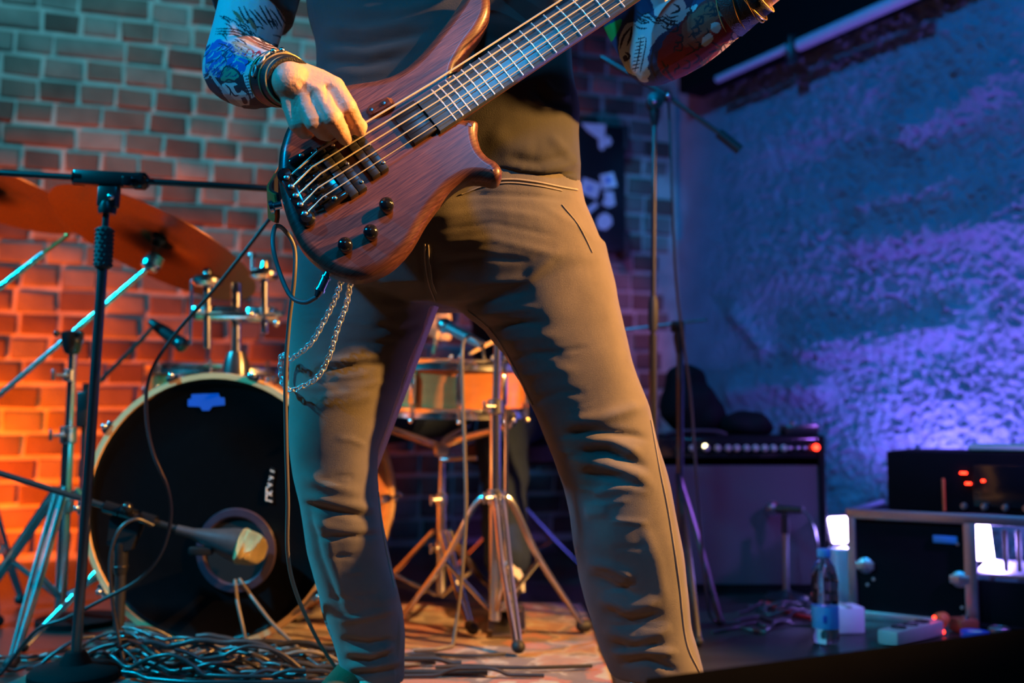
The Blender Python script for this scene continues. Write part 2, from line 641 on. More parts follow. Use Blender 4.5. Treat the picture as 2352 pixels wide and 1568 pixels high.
# plaster wall: coarse thrown stucco with hollows and bulges
def Rp_from_px(px, py):
    d = ray(px, py)
    o = Vector((0, 0, CAMZ))
    t = (CORNER - o).dot(RN) / d.dot(RN)
    p = o + d * t
    return (p - CORNER).dot(RDIR), p.z
NT, NZ = 700, 520
TL, TH = 3.6, 3.25
tt, zz = np.meshgrid(np.linspace(0, 1, NT) ** 1.0 * TL, np.linspace(0, TH, NZ), indexing='ij')
sm = np.clip((tt - 0.10) / 0.8, 0.10, 1)
big = (vnoise(tt * 2.2, zz * 3.6, 3) - 0.5) * 0.06 + (vnoise(tt * 5.0, zz * 7.5, 4) - 0.5) * 0.03
fine = (vnoise(tt * 36, zz * 50, 5) - 0.5) * 0.014 + np.maximum(0, vnoise(tt * 78, zz * 84, 6) - 0.5) * 0.040 + (vnoise(tt * 95, zz * 90, 7) - 0.5) * 0.010
disp = sm * (big + fine)
for pts, wid, amp in [  # ridges added so light from below leaves dark patches above them
    ([(1690, 905), (1780, 885), (1900, 895)], 0.05, 0.045),
    ([(1690, 720), (1760, 800)], 0.04, 0.03),
    ([(2110, 300), (2220, 250), (2300, 190)], 0.06, 0.05),
    ([(1990, 560), (2120, 545), (2300, 520)], 0.05, 0.045),
    ([(2000, 470), (2200, 420)], 0.05, 0.03),
    ([(1860, 800), (2050, 790), (2200, 740)], 0.05, 0.03),
]:
    pl = [Rp_from_px(*q) for q in pts]
    d, _ = seg_dist(np.stack([tt.ravel(), zz.ravel()], 1), pl)
    d = d.reshape(tt.shape)
    disp = disp + amp * np.exp(-(d / wid) ** 2)
base = np.array(CORNER)[None, None, :] + tt[..., None] * np.array(RDIR) + np.stack([0 * zz, 0 * zz, zz], -1)
P3 = base + disp[..., None] * np.array(RN)
mb = MB()
idx = np.arange(NT * NZ).reshape(NT, NZ)
quads = np.stack([idx[:-1, :-1], idx[1:, :-1], idx[1:, 1:], idx[:-1, 1:]], -1).reshape(-1, 4)
mb.v = [tuple(p) for p in P3.reshape(-1, 3)]
mb.f = [tuple(int(k) for k in q) for q in quads]
# thickness: a slab behind
o0 = CORNER - RN * 0.10
o1 = CORNER + RDIR * TL - RN * 0.10
mb.add([o0, o1, o1 - RN * 0.1, o0 - RN * 0.1] + [p + Vector((0, 0, TH)) for p in (o0, o1, o1 - RN * 0.1, o0 - RN * 0.1)],
       [(0, 1, 2, 3), (4, 5, 6, 7), (0, 1, 5, 4), (1, 2, 6, 5), (2, 3, 7, 6), (3, 0, 4, 7)])
m_plaster = mat('plaster', (0.25, 0.32, 0.42), 0.95, 0, 0.25, 8, 1.0, 110, spec=0.2)
for n_ in m_plaster.node_tree.nodes:
    if n_.type == 'BUMP': n_.inputs['Distance'].default_value = 0.012
structure(mb.build('wall_right', m_plaster, smooth=180), 'coarse thrown plaster wall')

# dark duct along the top of the plaster wall with strips coloured pale lilac for its lit edges
def RW(px, py, off):
    """point on the plane parallel to the plaster wall, off metres into the room"""
    d = ray(px, py)
    o = Vector((0, 0, CAMZ))
    t = (CORNER + RN * off - o).dot(RN) / d.dot(RN)
    return o + d * t
UP = Vector((0, 0, 1))
p = RW(1850, 82, 0.16)
zb = p.z
def along(p0, px):
    """point on the line through p0 along the wall that shows at photo column px"""
    k = (px - 1176.0) / F_PX
    best = min(((abs(project(np.array([tuple(p0 + RDIR * s)]))[0][0] - px), s) for s in np.linspace(-3, 2.2, 2601)))
    return p0 + RDIR * best[1]
db = MB()
a, b = along(p, 1560), p + RDIR * 1.5
db.add([a, b, b - RN * 0.13, a - RN * 0.13] + [q + UP * 0.55 for q in (a, b, b - RN * 0.13, a - RN * 0.13)],
       [(0, 1, 2, 3), (4, 5, 6, 7), (0, 1, 5, 4), (1, 2, 6, 5), (2, 3, 7, 6), (3, 0, 4, 7)])
duct = structure(db.build('trim_1', M['black_matte'], smooth=0), 'dark boxed duct under the ceiling')
m_strip = mat('lit_edge_tone', (0.62, 0.6, 0.75), 0.45, 0, 0.1, 30)
for x0, x1, th in ((1838, 2110, 0.045), (1650, 1812, 0.03)):
    a, b = along(p, x0) - UP * th * 0.6 + RN * 0.006, along(p, x1) - UP * th * 0.6 + RN * 0.006
    sb = MB()
    sb.tube([a, b], th / 2, 10)
    sb.build('edge_strip', m_strip, duct, 40)
bk = MB()
q = along(p, 1818) - UP * 0.03
bk.box(q, (0.035, 0.05, 0.10), bev=0.006)
bk.build('bracket', M['black_metal'], duct)

# patterned rug under the bassist and in front of the drums
def rug_mat():
    m = mat('rug', (0.4, 0.2, 0.1), 0.95, 0, 0.3, 20, 0.7, 400, sheen=0.3)
    nt = m.node_tree
    b = nt.nodes['Principled BSDF']
    tc = [n for n in nt.nodes if n.type == 'TEX_COORD'][0]
    wv = nt.nodes.new('ShaderNodeTexVoronoi'); wv.inputs['Scale'].default_value = 9
    wv.feature = 'F1'
    no = nt.nodes.new('ShaderNodeTexNoise'); no.inputs['Scale'].default_value = 5; no.inputs['Detail'].default_value = 5
    nt.links.new(tc.outputs['Object'], no.inputs['Vector'])
    av = nt.nodes.new('ShaderNodeMix'); av.data_type = 'RGBA'; av.inputs[0].default_value = 0.25
    nt.links.new(tc.outputs['Object'], av.inputs[6])
    nt.links.new(no.outputs['Color'], av.inputs[7])
    nt.links.new(av.outputs[2], wv.inputs['Vector'])
    cr = nt.nodes.new('ShaderNodeValToRGB')
    el = cr.color_ramp.elements
    el[0].position = 0.0; el[0].color = (0.40, 0.34, 0.25, 1)
    el[1].position = 1.0; el[1].color = (0.05, 0.03, 0.03, 1)
    for pos, c in ((0.22, (0.30, 0.25, 0.18, 1)), (0.26, (0.28, 0.05, 0.02, 1)), (0.42, (0.26, 0.06, 0.02, 1)), (0.46, (0.07, 0.03, 0.03, 1)), (0.58, (0.10, 0.05, 0.04, 1)), (0.62, (0.30, 0.25, 0.2, 1)), (0.7, (0.25, 0.09, 0.04, 1))):
        e = el.new(pos); e.color = c
    nt.links.new(wv.outputs['Distance'], cr.inputs[0])
    nt.links.new(cr.outputs[0], b.inputs['Base Color'])
    return m
rb = MB()
nx, ny = 90, 60
gx, gy = np.meshgrid(np.linspace(RUG[0], RUG[1], nx), np.linspace(RUG[2], RUG[3], ny), indexing='ij')
gz = 0.0035 + 0.0045 * vnoise(gx * 9, gy * 14, 8)
vt = np.stack([gx + 0.012 * (vnoise(gy * 5, gy * 0, 2) - 0.5), gy, gz], -1).reshape(-1, 3)
vbm = vt.copy(); vbm[:, 2] = 0.001
I = np.arange(nx * ny).reshape(nx, ny)
q = np.stack([I[:-1, :-1], I[1:, :-1], I[1:, 1:], I[:-1, 1:]], -1).reshape(-1, 4).tolist()
rb.v = [tuple(k) for k in vt] + [tuple(k) for k in vbm]
off = nx * ny
rb.f = [tuple(k) for k in q] + [tuple(off + j for j in reversed(k)) for k in q]
edge = list(I[:, 0]) + list(I[-1, 1:]) + list(I[-2::-1, -1]) + list(I[0, -2:0:-1])
for i in range(len(edge)):
    a_, b_ = int(edge[i]), int(edge[(i + 1) % len(edge)])
    rb.f.append((a_, b_, off + b_, off + a_))
rug = rb.build('rug', rug_mat(), smooth=180)
tag(rug, 'worn oriental rug with red and cream pattern under the drum kit', 'rug')
# ------------------------------------------------------------------ bass guitar
GO = W(850, 400, 1.40)
GN = Vector((0.07, -1.0, 0.20)).normalized()
def g(px, py, h=0.0):
    d = ray(px, py)
    o = Vector((0, 0, CAMZ))
    t = (GO + GN * h - o).dot(GN) / d.dot(GN)
    return o + d * t
GX = (g(1015, 243) - g(710, 440)).normalized()
GY = GN.cross(GX).normalized()          # across the neck
if GY.z > 0: GY = -GY                   # towards the floor side
def uv(px, py):
    p = g(px, py) - GO
    return p.dot(GX), p.dot(GY)
def gp(u, v, h=0.0):
    return GO + GX * u + GY * v + GN * h
GM3 = Matrix((GX, GY, GN)).transposed()

def bass_wood():
    m = mat('bass_wood', (0.20, 0.075, 0.04), 0.36, 0, 0.3, 20, coat=0.12, spec=0.4)
    nt = m.node_tree
    b = nt.nodes['Principled BSDF']
    ge = nt.nodes.new('ShaderNodeTexCoord')
    rot = nt.nodes.new('ShaderNodeMapping')
    rot.inputs['Rotation'].default_value = (0, math.atan2(GX.z, GX.x), 0)
    sc = nt.nodes.new('ShaderNodeMapping')
    sc.inputs['Scale'].default_value = (7, 90, 330)
    no = nt.nodes.new('ShaderNodeTexNoise')
    no.inputs['Scale'].default_value = 1.6
    no.inputs['Detail'].default_value = 5
    no.inputs['Distortion'].default_value = 0.3
    nt.links.new(ge.outputs['Object'], rot.inputs['Vector'])
    nt.links.new(rot.outputs['Vector'], sc.inputs['Vector'])
    nt.links.new(sc.outputs['Vector'], no.inputs['Vector'])
    cr = nt.nodes.new('ShaderNodeValToRGB')
    cr.color_ramp.elements[0].position = 0.32
    cr.color_ramp.elements[0].color = (0.070, 0.022, 0.017, 1)
    cr.color_ramp.elements[1].position = 0.68
    cr.color_ramp.elements[1].color = (0.185, 0.066, 0.046, 1)
    nt.links.new(no.outputs['Fac'], cr.inputs[0])
    nt.links.new(cr.outputs[0], b.inputs['Base Color'])
    bp = nt.nodes.new('ShaderNodeBump')
    bp.inputs['Strength'].default_value = 0.12
    bp.inputs['Distance'].default_value = 0.001
    nt.links.new(no.outputs['Fac'], bp.inputs['Height'])
    nt.links.new(bp.outputs['Normal'], b.inputs['Normal'])
    return m
M['bass_wood'] = bass_wood()
M['fingerboard'] = mat('fingerboard', (0.03, 0.045, 0.06), 0.36, 0, 0.4, 60, 0.2, 300, stretch=(2, 20, 20), spec=1.0, coat=0.35)
M['string'] = mat('string', (0.92, 0.82, 0.62), 0.3, 0.35, 0.05, 60)
M['pickup'] = mat('pickup', (0.02, 0.02, 0.022), 0.35, 0, 0.1, 60)

bass = thing('bass_guitar', 'five-string bass guitar with dark reddish wood body held by the player', 'bass guitar', tuple(gp(0, 0.2, -0.02)))
outline = [(790, 189), (867, 176), (915, 158), (956, 126), (1001, 74), (1046, 14), (1075, -30), (1102, -46), (1122, -28), (1127, 5), (1122, 35),
           (1104, 70), (1082, 99), (1064, 128), (1050, 158), (1046, 200), (1058, 262), (1080, 268), (1098, 274), (1097, 300), (1105, 333),
           (1122, 354), (1142, 366), (1154, 385), (1150, 404), (1134, 412), (1101, 406), (1071, 409), (1038, 429), (1015, 453), (991, 483),
           (973, 510), (958, 537), (937, 569), (901, 605), (863, 626), (833, 635), (803, 635), (770, 626), (741, 611), (711, 587), (687, 560),
           (669, 525), (654, 486), (642, 438), (636, 394), (638, 349), (645, 319), (656, 288), (682, 250), (730, 215)]
pts = [uv(*q) for q in outline]
P = [Vector((a, b, 0)) for a, b in pts]
dense = catmull(P[-2:] + P + P[:2], 4)
dense = dense[8:8 + 4 * len(P)]
cu = bpy.data.curves.new('tmpc', 'CURVE')
cu.dimensions = '2D'
cu.fill_mode = 'BOTH'
sp = cu.splines.new('POLY')
sp.points.add(len(dense) - 1)
for i, q in enumerate(dense):
    sp.points[i].co = (q.x, q.y, 0, 1)
sp.use_cyclic_u = True
BEV = 0.015
cu.extrude = 0.007
cu.bevel_depth = BEV
cu.bevel_resolution = 6
cu.offset = -BEV
co_ = bpy.data.objects.new('tmpc', cu)
COL.objects.link(co_)
dg = bpy.context.evaluated_depsgraph_get()
dg.update()
me = bpy.data.meshes.new_from_object(co_.evaluated_get(dg))
bpy.data.objects.remove(co_)
bm = bmesh.new()
bm.from_mesh(me)
bmesh.ops.remove_doubles(bm, verts=bm.verts, dist=1e-5)
bmesh.ops.triangulate(bm, faces=[f for f in bm.faces if len(f.verts) > 4])
bmesh.ops.recalc_face_normals(bm, faces=bm.faces)
for v in bm.verts:
    v.co = gp(v.co.x, v.co.y, v.co.z - 0.022)
bmesh.ops.recalc_face_normals(bm, faces=bm.faces)
bm.to_mesh(me)
bm.free()
body = link('body', me, M['bass_wood'], bass, 0)
for pgn in me.polygons:
    pgn.use_smooth = abs(pgn.normal.dot(GN)) < 0.9995

# scale, neck, fingerboard
uS = (uv(723, 367)[0] + uv(744, 465)[0]) / 2
u24 = uv(1015, 243)[0]
SC = 4 * (u24 - uS)
uN = uS + SC
(uA, vA), (uB, vB) = uv(990, 213), uv(1310, -1)
(uC, vC), (uD, vD) = uv(1020, 303), uv(1470, 0)
def vtop(u): return vA + (vB - vA) * (u - uA) / (uB - uA)
def vbot(u): return vC + (vD - vC) * (u - uC) / (uD - uC)
u0 = uv(998, 262)[0] - 0.012
fbm = MB()
fbm.loft([[gp(u, vtop(u), 0.001), gp(u, vtop(u) + 0.001, 0.009), gp(u, vtop(u) * .5 + vbot(u) * .5, 0.0115), gp(u, vbot(u) - 0.001, 0.009), gp(u, vbot(u), 0.001)] for u in np.linspace(u0, uN, 12)])
fbd = fbm.build('fingerboard', M['fingerboard'], bass, 30)
nk = MB()
rings = []
for u in np.linspace(u0 + 0.01, uN, 16):
    vt_, vb_ = vtop(u), vbot(u)
    c, hw = (vt_ + vb_) / 2, (vb_ - vt_) / 2 + 0.0005
    dep = 0.017 + 0.012 * max(0, 1 - (u - u0) / 0.10)
    rings.append([gp(u, c - hw * math.cos(t), 0.001 - dep * math.sin(t)) for t in np.linspace(0, math.pi, 14)])
nk.loft(rings)
nk.build('neck', M['bass_wood'], bass, 40)
for n in range(1, 25):
    u = uS + SC * 2 ** (-n / 12)
    fr = MB()
    fr.tube([gp(u, vtop(u) + 0.0006, 0.0092), gp(u, vtop(u) * .5 + vbot(u) * .5, 0.0118), gp(u, vbot(u) - 0.0006, 0.0092)], 0.0013, 8)
    fr.build('fret', M['nickel'], fbd)
nt_ = MB()
nt_.box(gp(uN + 0.003, (vtop(uN) + vbot(uN)) / 2, 0.008), (0.006, vbot(uN) - vtop(uN), 0.016), GM3, 0.001)
nt_.build('nut', M['white'], bass)
hs = MB()
cN = (vtop(uN) + vbot(uN)) / 2
ho = [(0, -0.028), (0.05, -0.05), (0.20, -0.045), (0.24, -0.02), (0.22, 0.02), (0.17, 0.045), (0.05, 0.05), (0, 0.028)]
hs.prism([gp(uN + a, cN + b, -0.012 - a * 0.12) for a, b in ho], GN, 0.014)
hd = hs.build('headstock', M['bass_wood'], bass, 30)
for k in range(5):
    a = 0.05 + 0.045 * (k if k < 3 else k - 3)
    sgn = -1 if k < 3 else 1
    tp = MB()
    c = gp(uN + a, cN + sgn * 0.03, 0.0 - a * 0.12)
    tp.tube([c - GN * 0.01, c + GN * 0.022], 0.006, 10)
    tp.tube([gp(uN + a, cN + sgn * 0.035, -0.02), gp(uN + a, cN + sgn * 0.075, -0.02)], 0.004, 8)
    tp.box(gp(uN + a, cN + sgn * 0.082, -0.02), (0.02, 0.014, 0.006), GM3, 0.002)
    tp.build('tuning_peg', M['black_metal'], hd)

# strings: low string thickest, from tailpiece over saddle to nut
s1a, s5a = uv(723, 367), uv(744, 465)
s1b, s5b = uv(990, 205), uv(1027, 282)
tl1, tl5 = uv(662, 417), uv(703, 499)
RS = [0.00155, 0.0013, 0.0011, 0.0009, 0.00075]
sad, tails = [], []
for k in range(5):
    f = k / 4
    a = (s1a[0] * (1 - f) + s5a[0] * f + (0.008, -0.006, 0.004, -0.004, 0.0)[k], s1a[1] * (1 - f) + s5a[1] * f)
    e = (s1b[0] * (1 - f) + s5b[0] * f, s1b[1] * (1 - f) + s5b[1] * f)
    t = (tl1[0] * (1 - f) + tl5[0] * f, tl1[1] * (1 - f) + tl5[1] * f)
    slope = (e[1] - a[1]) / (e[0] - a[0])
    vn = a[1] + slope * (uN - a[0])
    lim = (vtop(uN) + 0.006, vbot(uN) - 0.006)
    vn = lim[0] + (lim[1] - lim[0]) * f
    sad.append(a); tails.append(t)
    st = MB()
    st.tube([gp(t[0], t[1], 0.010), gp(a[0], a[1], 0.0185), gp(e[0], e[1], 0.0165), gp(uN + 0.002, vn, 0.015), gp(uN + 0.05, vn * 0.7, 0.004)], RS[k], 8)
    st.build('string', M['string'], bass)
# bridge plate with saddles
bc = ((sad[0][0] + sad[4][0]) / 2 - 0.004, (sad[0][1] + sad[4][1]) / 2)
bl = sad[4][1] - sad[0][1] + 0.03
skew = math.atan2((sad[0][0] - sad[4][0]), -(sad[4][1] - sad[0][1])) if False else 0
br = MB()
br.box(gp(bc[0], bc[1], 0.003), (0.036, bl, 0.007), GM3, 0.0015)
for sgn in (-1, 1):
    br.box(gp(bc[0], bc[1] + sgn * (bl / 2 - 0.004), 0.007), (0.040, 0.009, 0.013), GM3, 0.003)
bridge = br.build('bridge', M['gloss_black'], bass)
for k in range(5):
    a = sad[k]
    sd = MB()
    sd.box(gp(a[0] - 0.001, a[1], 0.0115), (0.017, 0.0115, 0.010), GM3, 0.002)
    sd.tube([gp(a[0] + 0.002, a[1] - 0.005, 0.0165), gp(a[0] + 0.002, a[1] + 0.005, 0.0165)], 0.0022, 8)
    o = sd.build('saddle', M['gloss_black'], bridge)
    sc_ = MB()
    sc_.tube([gp(a[0] - 0.014, a[1], 0.011), gp(a[0] - 0.026, a[1], 0.011)], 0.0016, 6)
    sc_.build('saddle_screw', M['worn_chrome'], bridge)
for f in (0.06, 0.94):
    sw = MB()
    sw.lathe([(0, 0.0), (0.0036, 0.0), (0.0036, 0.0018), (0.002, 0.0026), (0, 0.0026)], gp(bc[0], bc[1] + (f - .5) * bl, 0.0132), GN, 12)
    sw.build('bridge_screw', M['chrome'], bridge)
# tailpiece
tc_ = ((tails[0][0] + tails[4][0]) / 2, (tails[0][1] + tails[4][1]) / 2)
tw = math.hypot(tails[4][0] - tails[0][0], tails[4][1] - tails[0][1])
ta = math.atan2(-(tails[4][0] - tails[0][0]), tails[4][1] - tails[0][1])
TM = GM3 @ Matrix.Rotation(ta, 3, 'Z')
tb = MB()
tb.box(gp(tc_[0], tc_[1], 0.006), (0.018, tw + 0.012, 0.012), TM, 0.003)
e1 = gp(tc_[0], tc_[1], 0.006) + TM @ Vector((0, -(tw + 0.012) / 2, 0))
e2 = gp(tc_[0], tc_[1], 0.006) + TM @ Vector((0, (tw + 0.012) / 2, 0))
for e in (e1, e2):
    tb.lathe([(0, -0.007), (0.010, -0.007), (0.0115, -0.003), (0.0115, 0.004), (0.008, 0.008), (0, 0.009)], e, GN, 16)
tail = tb.build('tailpiece', M['gloss_black'], bass)
for k in range(5):
    be = MB()
    be.lathe([(0.0, 0), (0.0042, 0), (0.0042, 0.003), (0.0025, 0.004), (0, 0.004)], gp(tails[k][0], tails[k][1], 0.0115), GN, 10)
    be.build('string_ball_end', M['worn_chrome'], tail)
# pickups: two black bars, grooved, at right angles to the strings
for px, py in ((876, 404), (826, 449)):
    u_, v_ = uv(px, py)
    Lp_ = 0.092
    pk = MB()
    for j in (-1, 1):
        for q in range(2):
            pk.box(gp(u_ + j * 0.0072, v_ - Lp_ * (0.25 + 0.5 * q) - 0.0, 0.004), (0.0138, Lp_ / 2 - 0.0012, 0.013), GM3, 0.0012)
    pk.box(gp(u_, v_ - Lp_ / 2, 0.002), (0.026, Lp_ - 0.004, 0.010), GM3, 0)
    pko = pk.build('pickup', M['pickup'], bass)
    for q in (0.12, 0.5, 0.88):
        sw = MB()
        sw.lathe([(0, 0.0), (0.003, 0.0), (0.003, 0.0012), (0.0018, 0.002), (0, 0.002)], gp(u_ + 0.012, v_ - Lp_ * q, 0.0102), GN, 10)
        sw.build('pickup_screw', M['chrome'], pko)
# finger ramp between pickup and fingerboard end, and wooden thumb rest
ur = u0 - 0.012
rmp = MB()
rmp.box(gp(ur - 0.010, (vtop(ur) + vbot(ur)) / 2 - 0.004, 0.004), (0.040, (vbot(ur) - vtop(ur)) * 0.93, 0.009), GM3, 0.001)
rmp.build('finger_ramp', M['pickup'], bass)
a, b = uv(846, 262), uv(904, 240)
tr = MB()
rings = []
A3, B3 = gp(a[0], a[1], 0), gp(b[0], b[1], 0)
for t, w_, h_ in ((0, 0.006, 0.004), (0.15, 0.0085, 0.010), (0.5, 0.009, 0.014), (0.85, 0.008, 0.016), (1.0, 0.005, 0.012)):
    c = A3.lerp(B3, t)
    rings.append([c - GY * w_, c - GY * w_ * 0.8 + GN * h_, c + GY * w_ * 0.8 + GN * h_ * 0.9, c + GY * w_])
tr.loft(rings)
tr_o = tr.build('thumb_rest', M['bass_wood'], bass, 30)
for t in (0.12, 0.62):
    sw = MB()
    sw.lathe([(0, 0), (0.0032, 0), (0.0032, 0.0012), (0, 0.0016)], A3.lerp(B3, t) + GN * (0.009 if t < .3 else 0.0145), GN, 10)
    sw.build('thumb_rest_screw', M['black_metal'], tr_o)
# three domed knobs
for px, py in ((889, 480), (853, 542), (795, 571)):
    kb = MB()
    kb.lathe([(0, 0.0), (0.0088, 0.0), (0.0092, 0.004), (0.0102, 0.010), (0.0106, 0.016), (0.0095, 0.0205), (0.006, 0.0232), (0, 0.0242)], g(px, py), GN, 24)
    kb.build('control_knob', M['gloss_black'], bass, 60)
# strap button
sbn = MB()
sbn.lathe([(0, 0), (0.006, 0), (0.006, 0.010), (0.010, 0.012), (0.010, 0.017), (0, 0.018)], g(647, 470, -0.022), (g(610, 478, -0.022) - g(647, 470, -0.022)), 14)
sbn.build('strap_button', M['chrome'], bass)

# strap: black with an orange lining, from the tail round the back to the upper horn
strap = thing('guitar_strap', 'black guitar strap with orange lining fastened at the bass tail', 'strap', tuple(g(630, 480, -0.03)))
path = [g(640, 480, -0.030), W(622, 464, 1.45), W(640, 428, 1.56), W(700, 330, 1.83), W(860, 100, 1.90), W(1060, -150, 1.90), W(1180, -330, 1.80),
        W(1225, -372, 1.66), W(1210, -300, 1.53), W(1165, -150, 1.47), g(1118, -30, -0.030)]
cen = catmull(path, 8)
def ribbon(off, th, wid):
    mb = MB()
    rings = []
    for i, p_ in enumerate(cen):
        T = (cen[min(i + 1, len(cen) - 1)] - cen[max(i - 1, 0)]).normalized()
        ref = Vector((0.05, 1.66, 1.0 + (p_.z - 1.0) * 0.6))
        rad = (p_ - ref)
        rad = (rad - T * rad.dot(T)).normalized()
        side = T.cross(rad)
        c = p_ + rad * off
        w_ = wid * (0.55 if i in (0, len(cen) - 1) else 1)
        rings.append([c - side * w_ - rad * th, c + side * w_ - rad * th, c + side * w_ + rad * th, c - side * w_ + rad * th])
    mb.loft(rings)
    return mb
ribbon(0, 0.0018, 0.022).build('strap_band', M['leather'], strap, 40)
ribbon(0.0036, 0.0016, 0.0205).build('strap_lining', M['strap_orange'], strap, 40)
# ------------------------------------------------------------------ bassist
def skin_mat(name, base, var=0.12):
    m = mat(name, base, 0.5, 0, var, 40, 0.25, 260)
    b = m.node_tree.nodes['Principled BSDF']
    b.inputs['Subsurface Weight'].default_value = 0.08
    b.inputs['Subsurface Scale'].default_value = 0.01
    return m
M['skin'] = skin_mat('skin', (0.72, 0.42, 0.27))
M['jeans'] = mat('jeans', (0.165, 0.143, 0.118), 0.9, 0, 0.22, 26, 0.35, 1300, sheen=0.25)
M['shirt'] = mat('shirt', (0.042, 0.04, 0.035), 0.88, 0, 0.15, 30, 0.25, 900, sheen=0.15)
M['sole'] = mat('sole', (0.6, 0.55, 0.6), 0.6, 0, 0.1, 30)
M['shoe'] = mat('shoe', (0.10, 0.07, 0.03), 0.6, 0, 0.2, 30, 0.3, 300)
M['hair'] = mat('hair', (0.03, 0.02, 0.015), 0.6, 0, 0.4, 120, 0.6, 300)

def ellipse_ring(pl, pr, py, yc, hd, n=40, ex=2.3, dy=0.0, dz=0.0):
    a, b = W(pl, py, yc), W(pr, py, yc)
    cx, hw, z = (a.x + b.x) / 2, (b.x - a.x) / 2, (a.z + b.z) / 2 + dz
    out = []
    for k in range(n):
        t = 2 * math.pi * k / n
        c, s = math.cos(t), math.sin(t)
        out.append(Vector((cx + hw * math.copysign(abs(c) ** (2 / ex), c), yc + dy + hd * math.copysign(abs(s) ** (2 / ex), s), z + dz)))
    return out

def resample_sections(secs, n):
    secs = np.array(secs, float)
    x = np.arange(len(secs))
    xs = np.linspace(0, len(secs) - 1, n)
    return np.stack([np.interp(xs, x, secs[:, j]) for j in range(secs.shape[1])], 1)

person = None
# ---- arms in space
R_sh, R_el, R_wr = W(650, -215, 1.70), W(540, 160, 1.60), W(668, 188, 1.335)
L_sh, L_el, L_wr = W(1345, -215, 1.71), W(1505, 118, 1.61), W(1782, -48, 1.49)

def arm_profile(mb, sh, el, wr, grow=0.0, t_sh=0.0, t_wr=1.0):
    k = 1.08 if sh.x > 0 else 1.0
    up = el - sh
    fo = wr - el
    pts, rs = [], []
    for t, r in ((0, .062), (.25, .061), (.5, .058), (.75, .054), (.93, .051)):
        if t >= t_sh:
            pts.append(sh + up * t); rs.append(r * k + grow)
    fr = [(.0, .050), (.12, .053), (.28, .0535), (.45, .049), (.62, .042), (.8, .034), (.92, .0295), (1.0, .0275)]
    for t, r in fr:
        if t <= t_wr:
            pts.append(el + fo * t); rs.append(r * k + grow)
    mb.chain(pts, rs, 24)

def hand_right(mb):
    wr = R_wr
    fingers = {
        'index': [(768, 200, 1.340), (799, 246, 1.332), (817, 281, 1.357), (826, 299, 1.380)],
        'middle': [(733, 214, 1.333), (763, 270, 1.322), (783, 303, 1.350), (793, 319, 1.380)],
        'ring': [(697, 226, 1.333), (721, 281, 1.325), (741, 304, 1.352), (753, 310, 1.375)],
        'pinky': [(668, 240, 1.338), (681, 286, 1.336), (697, 304, 1.358), (707, 306, 1.374)],
    }
    rad = {'index': (.0145, .0128, .0115, .0098), 'middle': (.0150, .0132, .0118, .0100), 'ring': (.0145, .0126, .0112, .0095), 'pinky': (.0130, .0110, .0098, .0085)}
    tips = []
    mcps = []
    for k, ch in fingers.items():
        p = [W(*c) for c in ch]
        mb.chain(p, rad[k], 16)
        mb.ball(p[1], rad[k][1] * 1.06, 14, 8)
        base = wr + (p[0] - wr) * 0.12 + Vector((0, 0.002, 0))
        mb.capsule(base, p[0], .0165, rad[k][0] * 1.05, 16)
        mcps.append(p[0])
        tips.append((p[2], p[3], rad[k][3]))
    mb.chain([W(690, 168, 1.345), W(735, 186, 1.348), mcps[0]], [.016, .0165, .0145])
    for i in range(3):
        a = mcps[i].lerp(mcps[i + 1], 0.5)
        mb.capsule(wr.lerp(a, .25), a + Vector((0, .004, 0)), .017, .0135)
    # thumb: leaves the index side of the palm near the wrist, tip resting on the pickup
    th = [W(703, 190, 1.362), W(748, 222, 1.374), W(800, 262, 1.378), W(829, 290, 1.380)]
    mb.chain(th, [.017, .0145, .0125, .0100])
    tips.append((th[2], th[3], .010))
    return tips

def hand_left(mb):
    """fretting hand: palm below the neck, four fingers round the front onto the strings, thumb behind"""
    wr = L_wr
    uh = uN - .060
    vb = vbot(uh)
    kn = gp(uh, vb + .032, -.022)
    mb.chain([wr, wr.lerp(kn, .5), kn], [.028, .027, .022])
    for i in range(4):
        u = uh + .021 * (i - 1.5)
        b0 = gp(u, vb + .026, -.014)
        mb.capsule(wr.lerp(kn, .45), b0, .018, .0135)
        mb.chain([b0, gp(u, vb + .020, .020), gp(u + .002, vb - .004, .036), gp(u + .003, vb - .026 - .004 * i, .027)], [.0135, .0120, .0108, .0088], 14)
    mb.chain([wr.lerp(kn, .4) - GX * .012 - GN * .004, gp(uh - .030, vb + .016, -.036), gp(uh - .020, vb - .022, -.034)], [.017, .0140, .0110], 14)

bm_ = MB()
# torso core under the shirt, neck, head
tor = [(330, 800, 1280, 1.68, .10), (200, 800, 1270, 1.68, .10), (0, 770, 1260, 1.67, .10), (-150, 745, 1270, 1.67, .10), (-250, 760, 1270, 1.68, .085), (-320, 850, 1180, 1.68, .06)]
rings = [ellipse_ring(s[1], s[2], s[0], s[3], s[4]) for s in resample_sections(tor, 16)]
bm_.loft(rings)
nk0, hd0 = W(1010, -280, 1.67), W(1010, -505, 1.62)
bm_.chain([nk0, W(1010, -400, 1.65)], [.062, .058])
bm_.ball(hd0 + Vector((0, .01, .02)), .09, 28, 18, (0.84, 1.06, 1.12))
bm_.ball(hd0 + Vector((0, -.035, -.065)), .055, 20, 12, (.95, .9, .9))
bm_.capsule(hd0 + Vector((0, -.088, .02)), hd0 + Vector((0, -.108, -.02)), .009, .014)      # nose
bm_.capsule(hd0 + Vector((-.022, -.083, -.058)), hd0 + Vector((.022, -.083, -.058)), .007, .007)  # lips
for s in (-1, 1):
    bm_.ball(hd0 + Vector((s * .078, .012, .0)), .03, 12, 8, (.3, .65, 1))
    bm_.capsule(hd0 + Vector((s * .02, -.083, .038)), hd0 + Vector((s * .05, -.07, .036)), .009, .008)
arm_profile(bm_, R_sh, R_el, R_wr)
